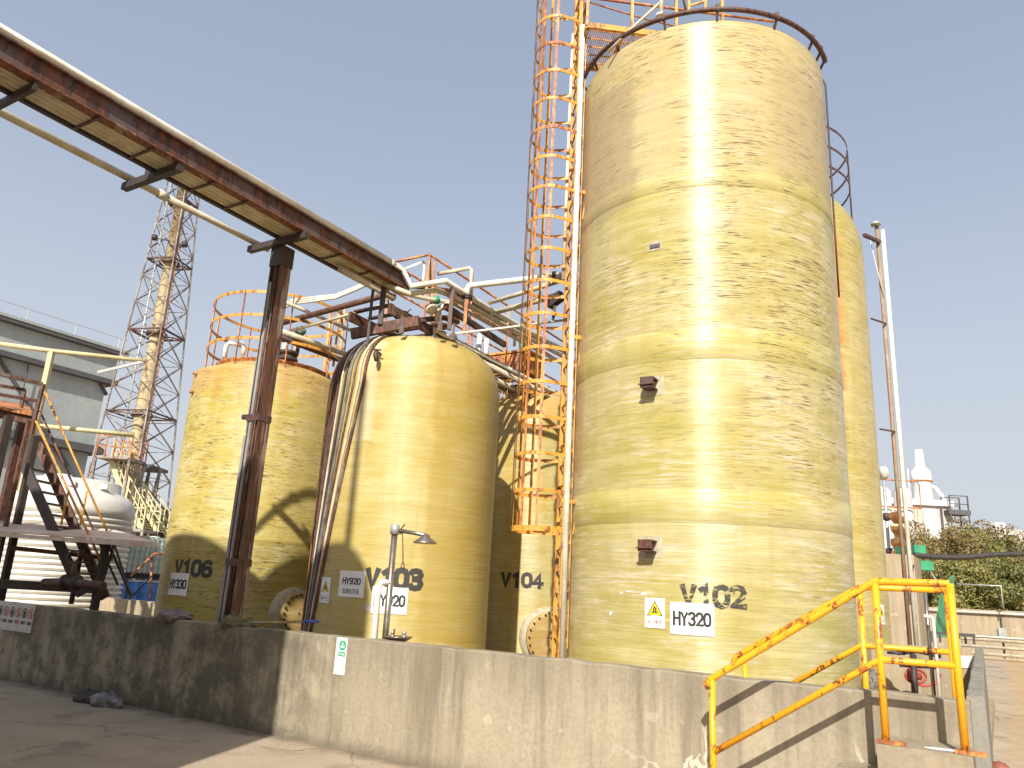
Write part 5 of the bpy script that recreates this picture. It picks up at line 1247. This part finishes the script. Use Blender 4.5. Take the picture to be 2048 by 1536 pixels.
MB().lathe([(1.15, -2), (1.05, (z1 - zA) * .6), (1.15, (z1 - zA) * .62), (1.05, z1 - zA - .5), (.5, z1 - zA + .1), (.42, z2_ - zA), (.02, z2_ - zA)], SBs, 32).build('stack', MT['white'], pw)
MB().lathe([(1.0, 0), (1.19, 0), (1.19, .14), (1.0, .14)], SBs + UP * (z1 - zA) * .60, 32).build('brown_band', MT['orange_rust'], pw)
MB().tube([SBs + V(2.0, -1, -.5), SBs + V(1.7, -1, .9), SBs + V(1.2, -.6, 1.9), SBs + V(.6, 0, 2.2)], .22, 10).build('side_duct', MT['white'], pw)
MB().tube([SBs + V(-2.0, -1, 0), SBs + V(-2.0, -1, (z1 - zA) * .9)], .07, 6).build('thin_pole', MT['white_pipe'], pw)
sf = at(1922, 1050, 84); sco = thing('scaffold_tower', 'dark scaffold stair tower right of the white building', 'scaffold', V(sf[0], sf[1], 0))
zs = at(1920, 992, 84)[2]
for dx in (-1, 1):
    for dy in (0, 1.6): MB().bar(V(sf[0] + dx, sf[1] + dy, 0), V(sf[0] + dx, sf[1] + dy, zs), .12, .12).build('standard', MT['greydark'], sco)
z = zs
while z > 4:
    for dy in (0, 1.6): MB().bar(V(sf[0] - 1, sf[1] + dy, z), V(sf[0] + 1, sf[1] + dy, z), .12, .10).build('ledger', MT['greydark'], sco)
    z -= .9
MB().box(V(sf[0], sf[1] + .8, zs - 1.8), 1.2, .9, .25).build('deck', MT['greydark'], sco)
lp = at(1778, 1100, 40); lpo = thing('pipe_mast', 'slender mast with white lamp head left of the twin pipe', 'lamp post', V(lp[0], lp[1], 0))
ztl = at(1776, 950, 40)[2]
MB().tube([V(lp[0], lp[1], 0), V(lp[0], lp[1], ztl)], .09, 8).build('mast', MT['galv'], lpo)
MB().lathe([(.02, -.15), (.35, -.12), (.35, .12), (.02, .2)], V(lp[0], lp[1], ztl + .1), 14, (1, 0, .1)).build('lamp_head', MT['lamp'], lpo)
for z in (ztl - 2.2, ztl - 4.0, ztl - 5.4): MB().lathe([(.09, -.2), (.17, -.18), (.17, .18), (.09, .2)], V(lp[0], lp[1], z), 10).build('dark_joint', MT['dark'], lpo)
ys = at(1800, 1100, 38); yso = thing('spiral_stair', 'yellow stair treads partly hidden behind the twin pipe', 'stairs', V(ys[0], ys[1], 0))
for i, (x, y) in enumerate(((1797, 1022), (1800, 1047), (1801, 1075), (1802, 1100))):
    p = at(x, y, 38); q = at(x + 12, y + 14, 38.6); MB().hexa(p, q, q + V(0, 1, 0), p + V(0, 1, 0), p - UP * .25, q - UP * .25, q + V(0, 1, -.25), p + V(0, 1, -.25)).build('tread', MT['yellow'], yso)
MB().bar(at(1782, 1050, 38), at(1812, 1050, 38), .1, .1).bar(at(1780, 1018, 38), at(1800, 1020, 38), .08, .08).bar(at(1811, 1020, 38), at(1815, 1105, 38), .09, .09).build('rail', MT['paleyellow'], yso)
hs_ = at(1786, 990, 80); hso = thing('white_silo', 'pair of white silo tops with railing left of the white building', 'silo', V(hs_[0], hs_[1], 0))
zhs = at(1786, 975, 80)[2]
for dx in (-1.2, 1.0): MB().lathe([(.9, 0), (.9, zhs - .4), (.5, zhs), (.02, zhs)], V(hs_[0] + dx, 80, 0), 20).build('silo_body', MT['whitebld'], hso)
MB().tube([V(hs_[0] - 2, 78.8, zhs + .6), V(hs_[0] + 2, 78.8, zhs + .6), V(hs_[0] + 2.2, 78.8, zhs + .2), V(hs_[0] + 2.2, 78.8, zhs - 2.2), V(hs_[0] - 2, 78.8, zhs - 2.2)], .08, 6).build('guard_rail', MT['orange_rust'], hso)
fb = at(2000, 1062, 120); fbo = thing('far_building', 'tiny white rooftop far behind the trees at right', 'building', V(fb[0], fb[1], 0))
MB().box(V(fb[0], fb[1], (fb[2]) / 2), 3.2, 3, fb[2] / 2).build('block', MT['whitebld'], fbo); MB().box(V(fb[0] - .5, fb[1] - .2, fb[2] + .6), .8, .8, .6).build('roof_unit', MT['white'], fbo)

# ------------------------------------------------------------------ trees
def tree(label, base, h, rx, mat, seed, n=13000, leaf=.085, group='trees behind the far yard wall', low=.16):
    rg = np.random.default_rng(seed); o = thing('tree', label, 'tree', base, group)
    tm = MB().tube([base, base + V(.1, 0, h * .3), base + V(-.05, .1, h * .6), base + V(.05, 0, h * .85)], [.03 * h, .022 * h, .013 * h, .004 * h], 8)
    cl = []
    for k in range(46):
        a = rg.uniform(0, 6.28); zz_ = rg.uniform(low, .93); q = math.sqrt(max(.05, 1 - ((zz_ - .5) / .56) ** 2)); rr = rx * q * rg.uniform(.35, .95)
        c = base + V(rr * math.cos(a), rr * math.sin(a), zz_ * h); cl.append((c, rx * rg.uniform(.17, .34)))
        if k < 12: s0_ = base + UP * h * zz_ * .6; tm.tube([s0_, (s0_ + c) / 2 + UP * .1, c], [.008 * h, .005 * h, .002 * h], 5)
    tm.build('trunk', MT['bark'], o)
    w_ = np.array([r_ ** 2 for _, r_ in cl]); w_ /= w_.sum(); idx = rg.choice(len(cl), n, p=w_)
    C_ = np.array([c for c, _ in cl])[idx]; Rr = np.array([r_ for _, r_ in cl])[idx]
    d = rg.normal(size=(n, 3)); d /= np.linalg.norm(d, axis=1)[:, None]
    P = C_ + d * (Rr * rg.uniform(.55, 1.08, n) ** .6)[:, None] * V(1, 1, .8)
    a = rg.normal(size=(n, 3)); a /= np.linalg.norm(a, axis=1)[:, None]; b = np.cross(a, d + rg.normal(size=(n, 3)) * .6); b /= np.linalg.norm(b, axis=1)[:, None]
    sz = (leaf * rg.uniform(.6, 1.3, n))[:, None]
    vs = np.stack([P - a * sz, P + b * sz * .55, P + a * sz, P - b * sz * .55], 1).reshape(-1, 3)
    m = MB(); m.v = [tuple(p) for p in vs]; m.f = [(4 * i, 4 * i + 1, 4 * i + 2, 4 * i + 3) for i in range(n)]; m.sm = [False] * n
    m.build('crown', mat, o)
TREES = [(1862, 1052, 46, 2.6, 'leaf3', 'russet topped tree in front of the white building, leftmost of the tree row'), (1905, 1060, 50, 3.0, 'leaf', 'olive tree below the scaffold tower'), (1955, 1040, 52, 3.0, 'leaf3', 'tall russet tinged tree right of the scaffold tower'),
    (2003, 1075, 50, 2.9, 'leaf2', 'dark green tree below the tiny white rooftop'), (2052, 1052, 54, 3.2, 'leaf', 'olive tree cut by the right edge of the photo'), (2100, 1060, 52, 3.2, 'leaf3', 'russet tree just beyond the right edge of the photo'),
    (1880, 1120, 42, 2.3, 'leaf', 'lower yellowish tree just behind the green shed'), (1930, 1118, 43, 2.5, 'leaf', 'low bushy yellow green tree above the yard wall'), (1985, 1125, 43, 2.4, 'leaf2', 'low dark green tree behind the thin pipe frame'), (2040, 1110, 44, 2.6, 'leaf', 'low olive tree at the right edge above the yard wall'),
    (1845, 1075, 58, 2.8, 'leaf2', 'dark tree mostly hidden behind the twin pipe')]
for i, (x, y, Y, rx, m_, lb) in enumerate(TREES):
    p = at(x, y, Y); tree(lb, V(p[0], p[1], 0), p[2] * 1.02, rx, MT[m_], 100 + i)
for i, (x, y, lb) in enumerate(((326, 1018, 'small dark tree between the lattice stack and the yellow tank at left'), (300, 1030, 'low dark tree behind the stair tower'))):
    p = at(x, y, 62); tree(lb, V(p[0], p[1], 0), p[2], 2.6, MT['leaf2'], 140 + i, 5000, .14, 'trees behind the stair tower')

# ------------------------------------------------------------------ tanks behind the viewer whose shade falls on the left of the scene
SA = V(math.sin(R(12)), math.cos(R(12)), 0); SN = V(math.cos(R(12)), -math.sin(R(12)), 0)
TE = math.tan(SUN_EL)
def shade_tank(label, u, s, r, v_sh, v_top, pipe_u=None):
    c = SN * u + SA * s; o = thing('storage_tank', label, 'tank', c, 'yellow tanks behind the viewer')
    zs_, zt_ = v_sh - TE * s, v_top - TE * s
    MB().lathe(shell_profile(r, zs_, zt_, 2.2), c, 64).build('tank_shell', m106, o)
    if pipe_u is not None: p = c + SN * pipe_u; MB().tube([p + UP * (zt_ - .35), p + UP * (zt_ + 2.6)], .06, 10).build('vent_pipe', MT['white_pipe'], o)
    return o
shade_tank('slim domed tank with a vent pipe, casting the round shade on the middle tank', -4.97, 1.2, .87, 8.96, 9.66, .42)
shade_tank('broad domed tank standing far left of the viewer, casting the shade on the left tank', -8.95, 1.0, 3.22, 8.65, 8.9)
